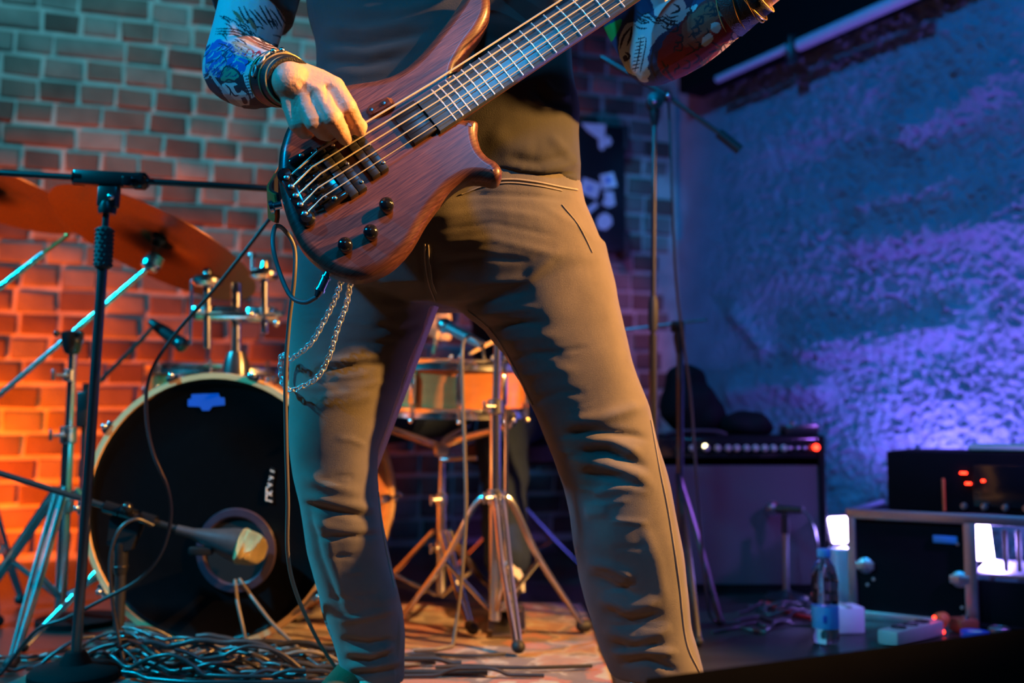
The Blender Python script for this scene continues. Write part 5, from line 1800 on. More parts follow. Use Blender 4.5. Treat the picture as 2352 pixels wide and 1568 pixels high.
# ------------------------------------------------------------------ drummer behind the kit
M['lips'] = mat('lips', (0.5, 0.2, 0.16), 0.5, 0, 0.1, 60)
def drummer():
    mb = MB()
    sx_ = 0.02
    hipc = Vector((sx_, 3.14, .562))
    chest = Vector((sx_ - .02, 3.08, .98))
    headc = Vector((sx_ - .02, 3.04, 1.30))
    mb.chain([hipc, hipc.lerp(chest, .5), chest], [.13, .125, .14])
    mb.capsule(chest + Vector((-.13, 0, .09)), chest + Vector((.13, 0, .09)), .075, .075)
    mb.chain([chest + Vector((0, 0, .12)), headc - Vector((0, 0, .05))], [.055, .05])
    mb.ball(headc + Vector((0, 0, .02)), .088, 24, 16, (.86, 1.05, 1.14))
    mb.capsule(headc + Vector((0, -.088, .01)), headc + Vector((0, -.105, -.02)), .008, .012)
    for s in (-1, 1):
        mb.ball(headc + Vector((s * .075, .0, 0)), .026, 10, 6, (.3, .6, 1))
    # arms down to the snare, fists with fingers round the sticks
    wr = {-1: Vector((sx_ - .24, 2.76, .76)), 1: Vector((sx_ + .12, 2.78, .78))}
    for s in (-1, 1):
        shd = chest + Vector((s * .19, 0, .09))
        el = chest + Vector((s * .27, -.06, -.20))
        w = wr[s]
        mb.chain([shd, el, w], [.06, .045, .028])
        d = (w - el).normalized()
        k = w + d * .06
        mb.capsule(w, k, .028, .032)
        for i in range(4):
            b = k + Vector((0, 0, .025 - .017 * i))
            mb.chain([b, b + d * .028 + Vector((-s * .012, 0, -.006)), b + d * .02 + Vector((-s * .034, 0, -.008)), b + Vector((-s * .034, 0, -.006))], [.010, .0095, .009, .008], 10)
        mb.chain([w + d * .02 + Vector((-s * .015, 0, .015)), k + Vector((-s * .026, 0, .032)), k + d * .02 + Vector((-s * .034, 0, .028))], [.012, .011, .009], 10)
    knees = {1: W(1152, 985, 2.82), -1: Vector((-.47, 2.82, .50))}
    feet = {1: Vector((FBX, 2.64, .120)), -1: Vector((KC.x + .07, 2.95, .124))}
    for s in (-1, 1):
        mb.chain([hipc + Vector((s * .08, -.02, 0)), knees[s], feet[s]], [.08, .055, .038])
        mb.capsule(feet[s], feet[s] + Vector((0, -.12, -.038)), .032, .026)
    p = link('person', remesh(mb, .006, 4), M['skin'], None, 180)
    tag(p, 'drummer in blue jeans seated behind the snare, mostly hidden by the bassist', 'person')
    sb_ = MB()
    sb_.chain([hipc + Vector((0, 0, .03)), hipc.lerp(chest, .5), chest], [.138, .135, .150])
    sb_.capsule(chest + Vector((-.13, 0, .09)), chest + Vector((.13, 0, .09)), .085, .085)
    for s in (-1, 1):
        shd = chest + Vector((s * .19, 0, .09)); el = chest + Vector((s * .27, -.06, -.20))
        sb_.capsule(shd, shd.lerp(el, .75), .072, .062)
    link('shirt', remesh(sb_, .007, 4), M['black_matte'], p, 180)
    jb_ = MB()
    for s in (-1, 1):
        jb_.chain([hipc + Vector((s * .08, -.02, -.01)), knees[s], knees[s].lerp(feet[s], .5), feet[s] + Vector((0, 0, .02))], [.098, .074, .066, .058], 20)
    jb_.capsule(hipc + Vector((-.05, 0, -.01)), hipc + Vector((.05, 0, -.01)), .125, .125)
    jm_ = remesh(jb_, .007, 5)
    cloth_noise(jm_, .012, 8, 22, 77, .3)
    link('jeans', jm_, M['jean_blue'], p, 180)
    for s in (-1, 1):
        f = feet[s]
        q = MB()
        zt = Vector((0, 0, -.02))
        q.chain([f + Vector((0, .02, -.052)), f + Vector((0, -.06, -.037)), f + Vector((0, -.15, -.034))], [.040, .042, .034])
        sm3 = remesh(q, .005, 4)
        sho = link('shoe', sm3, M['black_plastic'], p, 180)
        q = MB()
        for k in range(4):
            c = f + Vector((0, -.05 - .026 * k, -.006 - .004 * k))
            q.tube([c + Vector((-.040, .012, -.028)), c + Vector((-.026, .004, .004)), c + Vector((0, 0, .024)), c + Vector((.026, .004, .004)), c + Vector((.040, .012, -.028))], .0055, 8, 4)
        q.build('shoe_stripe', M['white'], sho)
    for s in (-1, 1):
        q = MB(); q.ball(headc + Vector((s * .032, -.077, .022)), .012, 12, 8); q.build('eye', M['white'], p)
        q = MB(); q.tube([headc + Vector((s * .016, -.090, .044)), headc + Vector((s * .034, -.088, .05)), headc + Vector((s * .05, -.076, .043))], .005, 8); q.build('eyebrow', M['hair'], p)
    q = MB(); q.tube([headc + Vector((-.024, -.084, -.052)), headc + Vector((0, -.093, -.05)), headc + Vector((.024, -.084, -.052))], .0055, 8, 4); q.build('lips', M['lips'], p)
    hr_ = MB(); hr_.ball(headc + Vector((0, .02, .05)), .09, 20, 12, (.93, 1.05, 1)); link('hair', remesh(hr_, .008, 3), M['hair'], p, 180)
    # sticks
    for s in (-1, 1):
        q = MB()
        a = wr[s] + Vector((-s * .02, .02, .03)); b = Vector((SC_.x + s * .05, 2.52, .672))
        q.tube([a + (a - b) * .2, a, b, b + (b - a) * .04], [.0070, .0070, .0045, .003], 10)
        o = q.build('drumstick', M['maple'])
        tag(o, 'wooden drumstick held over the snare in the drummer ' + ('left' if s > 0 else 'right') + ' hand', 'drumstick')
    # throne
    t_ = thing('drum_throne', 'round black drum throne under the drummer', 'stool', (sx_, 3.18, 0))
    q = MB(); q.lathe([(0, .36), (.15, .36), (.165, .375), (.165, .42), (.14, .435), (0, .44)], Vector((sx_, 3.18, 0)), (0, 0, 1), 36); q.build('seat', M['leather'], t_)
    q = MB(); q.tube([Vector((sx_, 3.18, .05)), Vector((sx_, 3.18, .37))], .014, 12); q.build('pole', M['chrome'], t_)
    stand_tripod(t_, Vector((sx_, 3.18, 0)), .22, .24, .013, 'chrome', .5)
drummer()

# ------------------------------------------------------------------ right-hand side
def rotz(a): return Matrix.Rotation(a, 3, 'Z')
# combo amplifier
ay = 2.90
al, ar = W(1478, 1200, ay).x, W(1900, 1200, ay).x
aw, ah, adp = ar - al, .455, .26
ac = Vector(((al + ar) / 2, ay + adp / 2, ah / 2))
t_ = thing('combo_amplifier', 'black combo guitar amplifier with knob row and dark grille cloth', 'amplifier', (ac.x, ac.y, 0))
q = MB()
th_ = .018
q.box(ac + Vector((0, .01, ah / 2 - th_ / 2)), (aw, adp - .02, th_), None, .004); q.box(ac + Vector((0, .01, -ah / 2 + .02)), (aw, adp - .02, .04), None, .004)
for s in (-1, 1): q.box(ac + Vector((s * (aw / 2 - th_ / 2), 0, 0)), (th_, adp, ah), None, .004)
q.box(ac + Vector((0, adp / 2 - .01, 0)), (aw, .018, ah), None, .003)
q.build('cabinet', M['black_matte'], t_)
q = MB(); q.box(ac + Vector((0, -adp / 2 + .020, -.03)), (aw - 2 * th_, .02, ah - .115), None, .003)
q.build('grille_cloth', mat('grille_cloth', (0.085, 0.07, 0.08), 0.9, 0, 0.25, 500, 0.8, 900), t_)
zk = W(1700, 1029, ay).z
q = MB(); q.box(Vector((ac.x, ac.y - adp / 2 + .016, zk)), (aw - 2 * th_, .02, .055), None, .002); pn = q.build('control_panel', M['gloss_black'], t_)
for x in [1560, 1590, 1622, 1648, 1672, 1692, 1714, 1735, 1756, 1776, 1800]:
    q = MB(); c = W(x, 1029, ay + .006)
    q.lathe([(.0095, 0), (.0095, .004), (.0075, .006), (.0070, .016), (.0055, .018), (0, .018)], c, (0, -1, 0), 18)
    q.tube([c + Vector((0, -.018, 0)), c + Vector((.002, -.018, .006))], .0012, 6)
    q.build('amp_knob', M['grey_plastic'], pn)
q = MB(); q.lathe([(.0085, 0), (.0085, .006), (.006, .009), (0, .010)], W(1874, 1027, ay), (0, -1, 0), 18); q.build('power_lamp', M['red_led'], pn)
q = MB(); q.lathe([(.0055, 0), (.0055, .006), (0, .008)], W(1619, 1024, ay), (0, -1, 0), 14); q.build('status_lamp', M['amber_led'], pn)
for x in (1815, 1832, 1848):
    q = MB(); q.box(W(x, 1029, ay), (.010, .014, .008), None, .002); q.build('rocker_switch', M['aluminium'], pn)
for s in (-1, 1):
    for k in (-1, 1):
        q = MB(); q.lathe([(0, 0), (.014, 0), (.014, .008), (0, .008)], ac + Vector((s * (aw / 2 - .04), k * .09, -ah / 2 - .0)) + Vector((0, 0, -.0)), (0, 0, -1), 12)
amp_top = ah
q = MB(); q.tube([W(1525, 998, ay + .03), W(1560, 990, ay + .03), W(1640, 990, ay + .03), W(1668, 998, ay + .03)], .006, 8, 4); q.build('carry_handle', M['rubber'], t_)

# dark soft things on the amplifier
def lump(name, label, cat, balls, disp, seed, m='black_matte'):
    q = MB()
    for c, r, sc in balls:
        q.ball(c, r, 18, 12, sc)
    me = remesh(q, .008, 5)
    co, no = get_co(me), get_no(me)
    d = (vnoise(co[:, 0] * 22 + co[:, 1] * 9, co[:, 2] * 26, seed) - .5) * disp
    co += no * d[:, None]
    co[:, 2] = np.maximum(co[:, 2], amp_top + .001)
    set_co(me, co)
    return tag(link(name, me, M[m], None, 180), label, cat)
c = W(1584, 920, ay + .155)
bag = lump('backpack', 'bulky black backpack standing on the amplifier', 'bag', [(Vector((c.x, c.y, amp_top + .085)), .09, (1.05, .9, 1.0)), (Vector((c.x - .01, c.y, amp_top + .15)), .07, (1, .9, .9)), (Vector((c.x + .05, c.y - .01, amp_top + .06)), .062, (1, 1, 1))], .02, 5)
c = W(1716, 970, ay + .11)
lump('jacket', 'crumpled black jacket lying on the amplifier', 'jacket', [(Vector((c.x, c.y, amp_top + .03)), .070, (1.18, 1, .6)), (Vector((c.x + .030, c.y, amp_top + .02)), .042, (1.15, 1, .6)), (Vector((c.x - .030, c.y - .01, amp_top + .03)), .045, (.9, 1, .8))], .018, 9)
q = MB(); c = W(1834, 985, ay + .08); q.box(Vector((c.x, c.y, amp_top + .016)), (.10, .08, .03), None, .006)
o = thing('effects_pedal', 'small dark effects box on the amplifier corner', 'pedal', (c.x, c.y, amp_top)); q.build('housing', M['black_metal'], o)
q = MB(); q.lathe([(.006, 0), (.006, .008), (0, .01)], Vector((c.x - .02, c.y - .01, amp_top + .031)), (0, 0, 1), 12); q.build('knob', M['chrome'], o)

# amp microphone on short stand
t_ = thing('microphone_stand', 'short round-base microphone stand in front of the amplifier', 'mic stand', tuple(WF(1806, 1372, 0)), 'microphone stands')
f = WF(1806, 1378, 0)
q = MB(); q.lathe([(0, 0), (.062, 0), (.062, .008), (.054, .016), (.02, .022), (.012, .03), (0, .03)], f, (0, 0, 1), 36); q.build('base', M['black_metal'], t_, 40)
tp = W(1803, 1178, f.y)
q = MB(); q.tube([f + Vector((0, 0, .02)), W(1804, 1215, f.y)], .0085, 12); q.build('pole', M['worn_chrome'], t_)
q = MB(); q.tube([W(1804, 1225, f.y), tp], .011, 12); q.build('clutch', M['black_plastic'], t_)
t_ = thing('amp_microphone', 'dark dynamic microphone aimed at the amplifier grille', 'microphone', tuple(tp))
a0, a1 = W(1845, 1172, f.y - .01), W(1785, 1168, f.y + .05)
q = MB(); q.tube([a0, a1], [.009, .013], 16); q.build('body', M['black_plastic'], t_)
q = MB(); q.lathe([(.013, 0), (.020, .008), (.021, .02), (.014, .032), (0, .036)], a1, a1 - a0, 18); q.build('grille', M['worn_chrome'], t_)

def cable(name, label, pts, r, m='cable', group=None, n=8, cat='cable'):
    q = MB(); q.tube(pts, r, 8, n)
    return tag(q.build(name, M[m], smooth=60), label, cat, group)
AMP_MIC_TAIL, AMP_MIC_Y = a0.copy(), f.y

# tall black stand with boom, right of the bassist
t_ = thing('microphone_stand', 'tall black boom microphone stand by the corner pillar behind the bassist', 'mic stand', (W(1500, 1300, 2.45).x, 2.45, 0), 'microphone stands')
ry = 2.45
f = Vector((W(1500, 1300, ry).x, ry, 0))
q = MB(); q.tube([f + Vector((0, 0, .02)), W(1500, 770, ry)], .0105, 12); q.build('lower_tube', BM, t_)
q = MB(); q.tube([W(1500, 770, ry), W(1503, 250, ry)], .0066, 12); q.build('upper_tube', BM, t_)
q = MB(); cc0, cc1 = W(1500, 760, ry), W(1501, 680, ry); q.tube([cc0, cc0.lerp(cc1, .3), cc0.lerp(cc1, .8), cc1], [.010, .0135, .0125, .008], 14); q.build('grip_clutch', M['rubber'], t_)
q = MB(); q.lathe([(.008, -.055), (.013, -.03), (.013, -.01), (0, -.005)], W(1503, 240, ry), (0, 0, 1), 14); q.lathe([(0, -.02), (.021, -.018), (.021, .018), (0, .02)], W(1504, 235, ry), (0, 1, 0), 20); q.ball(W(1532, 222, ry - .01), .014); q.build('boom_clamp', M['black_plastic'], t_)
q = MB(); q.ball(W(1503, 232, ry - .022), .006); q.ball(W(1534, 218, ry - .022), .006); q.build('bolt', M['chrome'], t_)
q = MB(); q.tube([W(1380, 130, ry), W(1535, 222, ry), W(1652, 306, ry)], .0062, 10); q.build('boom_arm', BM, t_)
q = MB(); q.tube([W(1650, 305, ry), W(1700, 345, ry)], .0125, 14); q.build('counterweight', M['rubber'], t_)
q = MB(); q.lathe([(0, 0), (.085, 0), (.085, .012), (.02, .03), (0, .03)], f, (0, 0, 1), 32); q.build('base', M['black_matte'], t_, 40)
cable('hanging_cable', 'thin dark cable hanging from the boom clamp beside the pillar', [W(1535, 225, 2.47), W(1540, 330, 2.47), W(1546, 520, 2.48), W(1556, 680, 2.5), W(1585, 900, 2.52), W(1600, 1100, 2.5), FP(1622, 2.5, .08), FP(1640, 2.5, .008), FP(1700, 2.49, .006)], .0034)

# small tripod stand with short cross arm
t_ = thing('microphone_stand', 'black tripod stand with thin cross arm standing before the amplifier', 'mic stand', (W(1556, 1300, 2.6).x, 2.6, 0), 'microphone stands')
ty = 2.6
tx = W(1558, 1100, ty).x
q = MB(); q.tube([Vector((tx, ty, .08)), W(1562, 760, ty)], .0095, 12); q.build('pole', BM, t_)
q = MB(); q.box(W(1556, 750, ty), (.035, .03, .03), None, .006); q.lathe([(.009, -.06), (.016, -.02), (.014, 0), (0, .004)], W(1560, 760, ty), (0, 0, 1), 12); q.build('clamp', M['black_plastic'], t_)
q = MB(); q.tube([W(1436, 757, ty), W(1556, 742, ty), W(1625, 734, ty)], .0040, 8); q.build('cross_arm', M['worn_chrome'], t_)
for px_, py_ in ((1655, 1424), (1604, 1472), (1562, 1388)):
    q = MB(); fo = WF(px_, py_, .012); b0 = Vector((tx, ty, .36)) if px_ > 1600 else Vector((tx, ty, .20))
    q.tube([b0, b0.lerp(fo, .5) + Vector((0, 0, .01)), fo], .0080, 8, 5); l_ = q.build('leg', M['black_metal'], t_)
    q = MB(); q.capsule(fo - Vector((0, 0, .0)), fo + (fo - b0).normalized() * .001, .011, .011); q.build('rubber_foot', M['rubber'], l_)

# sticker-covered case leaning on the bricks
wy = 4.195
t_ = thing('sticker_case', 'black hard case covered with pale stickers hanging on the brick wall', 'case', tuple(W(1385, 560, wy)))
cL, cR, cT, cB = W(1300, 430, wy).x, W(1438, 430, wy).x, W(1400, 284, wy).z, W(1400, 575, wy).z
cx, cz = (cL + cR) / 2, (cT + cB) / 2
nrm = LN
m3 = Matrix((-LDIR, -LN, Vector((0, 0, 1)))).transposed()
cc = Vector((cx, wy + .03, cz))
q = MB(); q.box(cc, (cR - cL, .09, cT - cB), m3, .02); case_b = q.build('shell', M['black_plastic'], t_)
for zz_ in (cT - .05, cB + .03):
    q = MB(); gq = cc - LDIR * ((cR - cL) / 2 + .002); q.box(Vector((gq.x, gq.y, zz_)), (.036, .094, .12), m3, .018); q.build('corner_guard', M['rubber'], t_)
fr_c = cc + LN * .045
def on_case(px, py):
    d = ray(px, py); o = Vector((0, 0, CAMZ)); t = (fr_c - o).dot(LN) / d.dot(LN); return o + d * t
def sticker(poly, m='white'):
    q = MB(); q.prism([on_case(*k) for k in poly], LN, .0012); return q.build('sticker', M[m], case_b, 0)
sticker([(1334, 283), (1390, 286), (1389, 318), (1376, 320), (1352, 303)])
sticker([(1374, 322), (1398, 312), (1406, 325), (1400, 336), (1392, 334), (1384, 346), (1376, 340)])
s_ = sticker([(1340, 408), (1381, 423), (1370, 458), (1330, 440)])
q = MB(); q.prism([on_case(1350, 428), on_case(1358, 428), on_case(1358, 438), on_case(1350, 438)], LN, .002); q.build('sticker_mark', M['blue_label'], s_, 0)
s_ = sticker([(1377, 402), (1408, 396), (1417, 428), (1384, 435)])
q = MB(); q.prism([on_case(1392, 408), on_case(1402, 408), on_case(1402, 420), on_case(1392, 420)], LN, .002); q.build('sticker_mark', M['blue_label'], s_, 0)
sticker([(1386, 440), (1408, 440), (1413, 470), (1398, 477), (1382, 468), (1390, 455)])
sticker([(1346, 480), (1368, 463), (1374, 472), (1352, 492)])
sticker([(1376, 495), (1390, 488), (1404, 498), (1406, 514), (1392, 528), (1374, 524), (1370, 508)])
sticker([(1320, 290), (1346, 296), (1366, 322), (1368, 350), (1350, 370), (1322, 378)], 'purple_sticker') if 'purple_sticker' in M else None
q = MB(); q.box(cc + Vector((0, 0, (cT - cB) / 2 + .012)) - LN * .03, (.05, .05, .03), m3, .006); q.build('hanging_bracket', M['black_metal'], t_)

# LED par lights on the floor, facing the plaster wall
def par(px, py, Y, w, h, label, aim, power):
    c = W(px, py, Y)
    ax = Vector(aim).normalized()
    t_ = thing('led_par_light', label, 'stage light', (c.x, c.y, 0), 'floor par lights')
    u, v, a = frame_from(ax, (0, 0, 1))
    m3 = Matrix((v, a, u)).transposed()
    q = MB(); q.box(c - a * .035, (w + .02, .06, h + .02), m3, .008); q.build('housing', M['black_metal'], t_)
    q = MB(); q.box(c, (w, .008, h), m3, .006); q.build('lens', M['par_lens'], t_)
    q = MB()
    for s in (-1, 1): q.tube([c - a * .03 + v * s * (w / 2 + .014), Vector((c.x, c.y, .008)) - a * .03 + v * s * (w / 2 + .014)], .006, 8)
    q.tube([Vector((c.x, c.y, .008)) - a * .03 - v * (w / 2 + .014), Vector((c.x, c.y, .008)) - a * .03 + v * (w / 2 + .014)], .006, 8)
    q.build('yoke', M['black_metal'], t_)
    d = bpy.data.lights.new('par_beam', 'SPOT'); d.color = (0.30, 0.22, 1.0); d.energy = power; d.spot_size = math.radians(150); d.spot_blend = .5; d.shadow_soft_size = .03
    o = bpy.data.objects.new('par_beam', d); COL.objects.link(o); o.location = c + a * .03
    o.rotation_euler = a.to_track_quat('-Z', 'Y').to_euler()
par(1932, 1216, 3.02, .075, .075, 'bright violet floor light glowing between amplifier and rack case', (.35, -.85, .25), 26)
par(2256, 1238, 2.74, .05, .11, 'bright violet floor light glowing behind the open rack case', (.05, -1, .2), 12)
for loc, aim, pw in (((1.12, 3.0, .30), (.9, .15, .8), 34), ((1.30, 2.62, .25), (.6, .35, 1.0), 20)):
    pass
spot('violet_uplight', (1.22, 3.02, .22), (1.30, 3.35, 1.6), (0.25, 0.16, 1.0), 34, 150, .7, .03)
spot('violet_uplight', (1.50, 2.45, .45), (1.50, 2.75, 1.5), (0.25, 0.16, 1.0), 11, 150, .7, .03)

# rack case with aluminium edges, open at the side
A = WF(1962, 1418, .0); B = WF(2235, 1446, .0)
A.z = B.z = 0
ex = (B - A); Wc = ex.length; ex = ex.normalized()
ey = Vector((-ex.y, ex.x, 0))
if ey.y < 0: ey = -ey
m3 = Matrix((ex, ey, UP)).transposed()
Hc, Dc = .262, .34
def rc(x, y, z): return A + ex * x + ey * y + Vector((0, 0, z))
t_ = thing('rack_case', 'black flight rack case with aluminium edge profiles and latches', 'flight case', tuple(rc(Wc / 2, Dc / 2, 0)))
W2 = Wc + .20
q = MB(); q.box(rc(Wc / 2, .006, Hc / 2), (Wc - .01, .010, Hc - .01), m3, .002); q.build('front_panel', M['black_matte'], t_)
q = MB(); q.box(rc(W2 / 2, Dc / 2, Hc - .006), (W2, Dc, .012), m3, .002); q.build('top_panel', M['black_matte'], t_)
q = MB(); q.box(rc(W2 / 2, Dc / 2, .008), (W2, Dc, .012), m3, .002); q.build('bottom_panel', M['black_matte'], t_)
q = MB(); q.box(rc(.006, Dc / 2, Hc / 2), (.010, Dc, Hc - .01), m3, .002); q.build('side_panel', M['black_matte'], t_)
q = MB(); q.box(rc(W2 - .05, Dc * .55, .125), (.30, Dc * .8, .008), m3, .001); q.build('shelf', M['aluminium'], t_)
q = MB(); q.box(rc(Wc + .10, .03, .06), (.2, .02, .11), m3, .002); q.build('lower_front_panel', M['black_matte'], t_)
eg = .013
for a_, b_, s_ in (((0, 0, .0), (0, 0, Hc), 1), ((Wc, 0, 0), (Wc, 0, Hc), 1.35), ((0, 0, Hc), (W2, 0, Hc), 1.2), ((0, 0, .006), (Wc, 0, .006), 1), ((0, 0, Hc), (0, Dc, Hc), 1), ((W2, 0, Hc), (W2, Dc, Hc), 1), ((0, Dc, 0), (0, Dc, Hc), 1), ((W2, Dc, 0), (W2, Dc, Hc), 1), ((W2, 0, 0), (W2, 0, Hc), 1)):
    a3, b3 = rc(*a_), rc(*b_)
    d = b3 - a3
    sz = (abs(b_[0] - a_[0]) + eg * 1.6 * s_, abs(b_[1] - a_[1]) + eg * 1.2, abs(b_[2] - a_[2]) + eg * 1.6 * s_)
    cpos = (a3 + b3) / 2
    cpos.z = max(cpos.z, sz[2] / 2 if abs(b_[2] - a_[2]) < 1e-6 and cpos.z < .05 else cpos.z)
    if abs(b_[2] - a_[2]) > 1e-6: sz = (sz[0], sz[1], Hc - .0); cpos.z = Hc / 2
    q = MB(); q.box(cpos, sz, m3, .003); q.build('edge_profile', M['aluminium'], t_)
for px_, py_ in ((1988, 1298), (2205, 1330)):
    d = ray(px_, py_); o = Vector((0, 0, CAMZ)); tt_ = (A - o).dot(ey) / d.dot(ey); c = o + d * tt_
    q = MB(); q.lathe([(0, 0), (.018, 0), (.020, .003), (.016, .006), (.007, .008), (.007, .012), (0, .013)], c - ey * .0, -ey, 20); q.box(c - ey * .006, (.045, .008, .020), m3, .003); q.box(c - ey * .013, (.006, .006, .022), m3, .002)
    q.build('butterfly_latch', M['aluminium'], t_)
c = rc(Wc * .80, -.002, Hc * .80)
q = MB(); q.box(c, (.055, .003, .018), m3, .001); q.build('paper_label', M['bottle_blue'], t_)
for x_, z_ in ((.05, .10), (.035, .085), (Wc * .92, .05), (Wc * .9, .20)):
    q = MB(); q.lathe([(.004, 0), (.004, .002), (0, .003)], rc(x_, 0, z_), -ey, 10); q.build('rivet', M['aluminium'], t_)
for k in range(4):
    q = MB(); x_ = Wc + .07 + k * .028
    q.box(rc(x_, .06 + .012 * k, .185), (.010, .02, .10), m3, .003); q.build('rack_rail', M['aluminium'], t_)

# rack unit / amplifier head on the case
t_ = thing('amplifier_head', 'black amplifier head with red indicator lights on the rack case', 'amplifier', tuple(rc(.18, .15, Hc)))
x0 = .085
q = MB(); q.box(rc(x0 + .22, .17, Hc + .010 + .075), (.44, .30, .148), m3, .006); hb = q.build('housing', M['black_matte'], t_)
q = MB(); q.box(rc(x0 + .30, .016, Hc + .08), (.20, .006, .10), m3, .002); q.build('front_plate', M['gloss_black'], t_)
for px_, py_, w_ in ((2213, 1086, .016), (2224, 1110, .014), (2258, 1104, .008)):
    d = ray(px_, py_); o = Vector((0, 0, CAMZ)); pl = rc(0, .010, 0); tt_ = (pl - o).dot(ey) / d.dot(ey); c = o + d * tt_
    q = MB(); q.box(c, (w_, .006, .005), m3, .0015); q.build('indicator_light', M['red_led'], t_)
q = MB(); q.box(rc(x0 + .135, .006, Hc + .055), (.006, .012, .08), m3, .002); q.build('rack_handle', M['orange'], t_)
for k in range(4):
    q = MB(); q.lathe([(.008, 0), (.008, .010), (0, .012)], rc(x0 + .18 + .045 * k, .012, Hc + .03), -ey, 14); q.build('volume_knob', M['worn_chrome'], t_)
q = MB(); gz = Hc + .010 + .150; q.box(rc(x0 + .28, .10, gz + .010), (.18, .12, .016), m3, .004)
o = thing('notebook', 'green notebook lying on the amplifier head', 'book', tuple(rc(x0 + .28, .1, gz))); q.build('cover', M['green'], o)
q = MB(); q.box(rc(x0 + .277, .10, gz + .010), (.178, .122, .010), m3, .001); q.build('pages', M['white'], o)

# water bottle
f = WF(1897, 1478, 0)
t_ = thing('water_bottle', 'clear plastic water bottle with blue cap and label', 'bottle', tuple(f))
M['pet'] = mat('pet', (0.92, 0.95, 1.0), 0.06, 0, 0.02, 30, trans=1.0)
M['pet'].node_tree.nodes['Principled BSDF'].inputs['IOR'].default_value = 1.33
bh = W(1897, 1262, f.y).z
k_ = bh / .205
prof = [(0, .004), (.018, .002), (.026, .004), (.0285, .010), (.029, .030), (.0285, .034), (.0285, .085), (.0290, .089), (.029, .105), (.0275, .118), (.0295, .128), (.0275, .150), (.022, .170), (.015, .182), (.0125, .187), (.0125, .192)]
q = MB(); q.lathe([(r * k_, h * k_) for r, h in prof], f, (0, 0, 1), 40); q.build('bottle_body', M['pet'], t_, 60)
q = MB(); q.lathe([(.0143 * k_, .190 * k_), (.0148 * k_, .192 * k_), (.0148 * k_, .205 * k_), (.0135 * k_, .207 * k_), (0, .207 * k_)], f, (0, 0, 1), 28); q.build('cap', M['bottle_blue'], t_)
q = MB(); q.lathe([(.0291 * k_, .036 * k_), (.0294 * k_, .037 * k_), (.0294 * k_, .083 * k_), (.0291 * k_, .084 * k_)], f, (0, 0, 1), 40); lb_ = q.build('label_wrap', M['bottle_blue'], t_)
q = MB(); q.box(f + Vector((-.010, -.0288 * k_, .058 * k_)), (.008, .002, .016), None, .001); q.build('label_mark', M['blue_label'], lb_)
q = MB()
for k in range(60):
    a = random.uniform(-math.pi * .95, -.05); h = random.uniform(.095, .175)
    r_ = np.interp(h, [p_[1] for p_ in prof], [p_[0] for p_ in prof])
    q.ball(f + Vector((math.cos(a) * r_ * k_, math.sin(a) * r_ * k_, h * k_)), random.uniform(.0009, .002), 6, 4)
dr = q.build('droplets', M['chrome'], t_); dr['kind'] = 'stuff'

# power strip with plugs
a, b = WF(2052, 1482, 0), WF(2134, 1460, 0)
d = (b - a).normalized(); sd = Vector((-d.y, d.x, 0)); m4 = Matrix((d, sd, UP)).transposed()
t_ = thing('power_strip', 'pale grey power strip with plugs beside the rack case', 'power strip', tuple((a + b) / 2))
q = MB(); q.box((a + b) / 2 + Vector((0, 0, .019)), ((b - a).length + .05, .05, .034), m4, .006); q.build('housing', M['grey_plastic'], t_)
for k in range(3):
    q = MB(); q.lathe([(.017, 0), (.017, .002), (.014, .002), (.013, -.004), (0, -.004)], a.lerp(b, .15 + .33 * k) + Vector((0, 0, .036)), (0, 0, 1), 18); q.build('socket', M['black_plastic'], t_)
q = MB(); q.lathe([(.016, 0), (.018, .01), (.014, .03), (.006, .042), (0, .044)], b + d * .035 + Vector((0, -.01, .03)), d + Vector((0, 0, .2)), 16); q.build('plug', M['orange'], t_)
q = MB(); q.ball(b + d * .04 + Vector((0, -.028, .010)), .005, 8, 6); q.ball(b + d * .01 + Vector((0, -.02, .045)), .004, 8, 6); q.build('switch_lamp', M['red_led'], t_)
# small floor bits
f = FP(2240, 2.31, 0); t_ = thing('tape_roll', 'roll of blue tape lying on the stage floor', 'tape', tuple(f))
q = MB(); q.lathe([(.016, 0), (.030, 0), (.031, .003), (.031, .019), (.030, .021), (.016, .021), (.016, 0)], f, (0, 0, 1), 28); q.build('tape', M['blue_label'], t_)
q = MB(); q.lathe([(.0135, .001), (.016, .001), (.016, .020), (.0135, .020), (.0135, .001)], f, (0, 0, 1), 28); q.build('core', M['white'], t_)
f = FP(2214, 2.395, 0); t_ = thing('stomp_box', 'small rust-red effects pedal on the floor by the rack case', 'pedal', tuple(f))
q = MB(); q.box(f + Vector((0, 0, .018)), (.05, .05, .032), rotz(.2), .006); q.build('housing', mat('rust_red', (0.35, 0.07, 0.03), 0.5, 0, 0.2, 60), t_)
q = MB(); q.lathe([(.008, 0), (.008, .008), (0, .009)], f + Vector((0, -.012, .034)), (0, 0, 1), 14); q.build('foot_switch', M['chrome'], t_)
f = FP(2296, 2.365, 0); t_ = thing('jar_lid', 'shiny round lid on the floor before the rack case', 'lid', tuple(f))
q = MB(); q.lathe([(0, 0), (.022, 0), (.024, .004), (.024, .014), (.020, .018), (0, .019)], f + Vector((0, 0, .001)), (0, 0, 1), 24); q.build('disc', M['aluminium'], t_)
q = MB(); q.ring(f + Vector((0, 0, .018)), (0, 0, 1), .019, .0016, 24, 6); q.build('rim', M['aluminium'], t_)
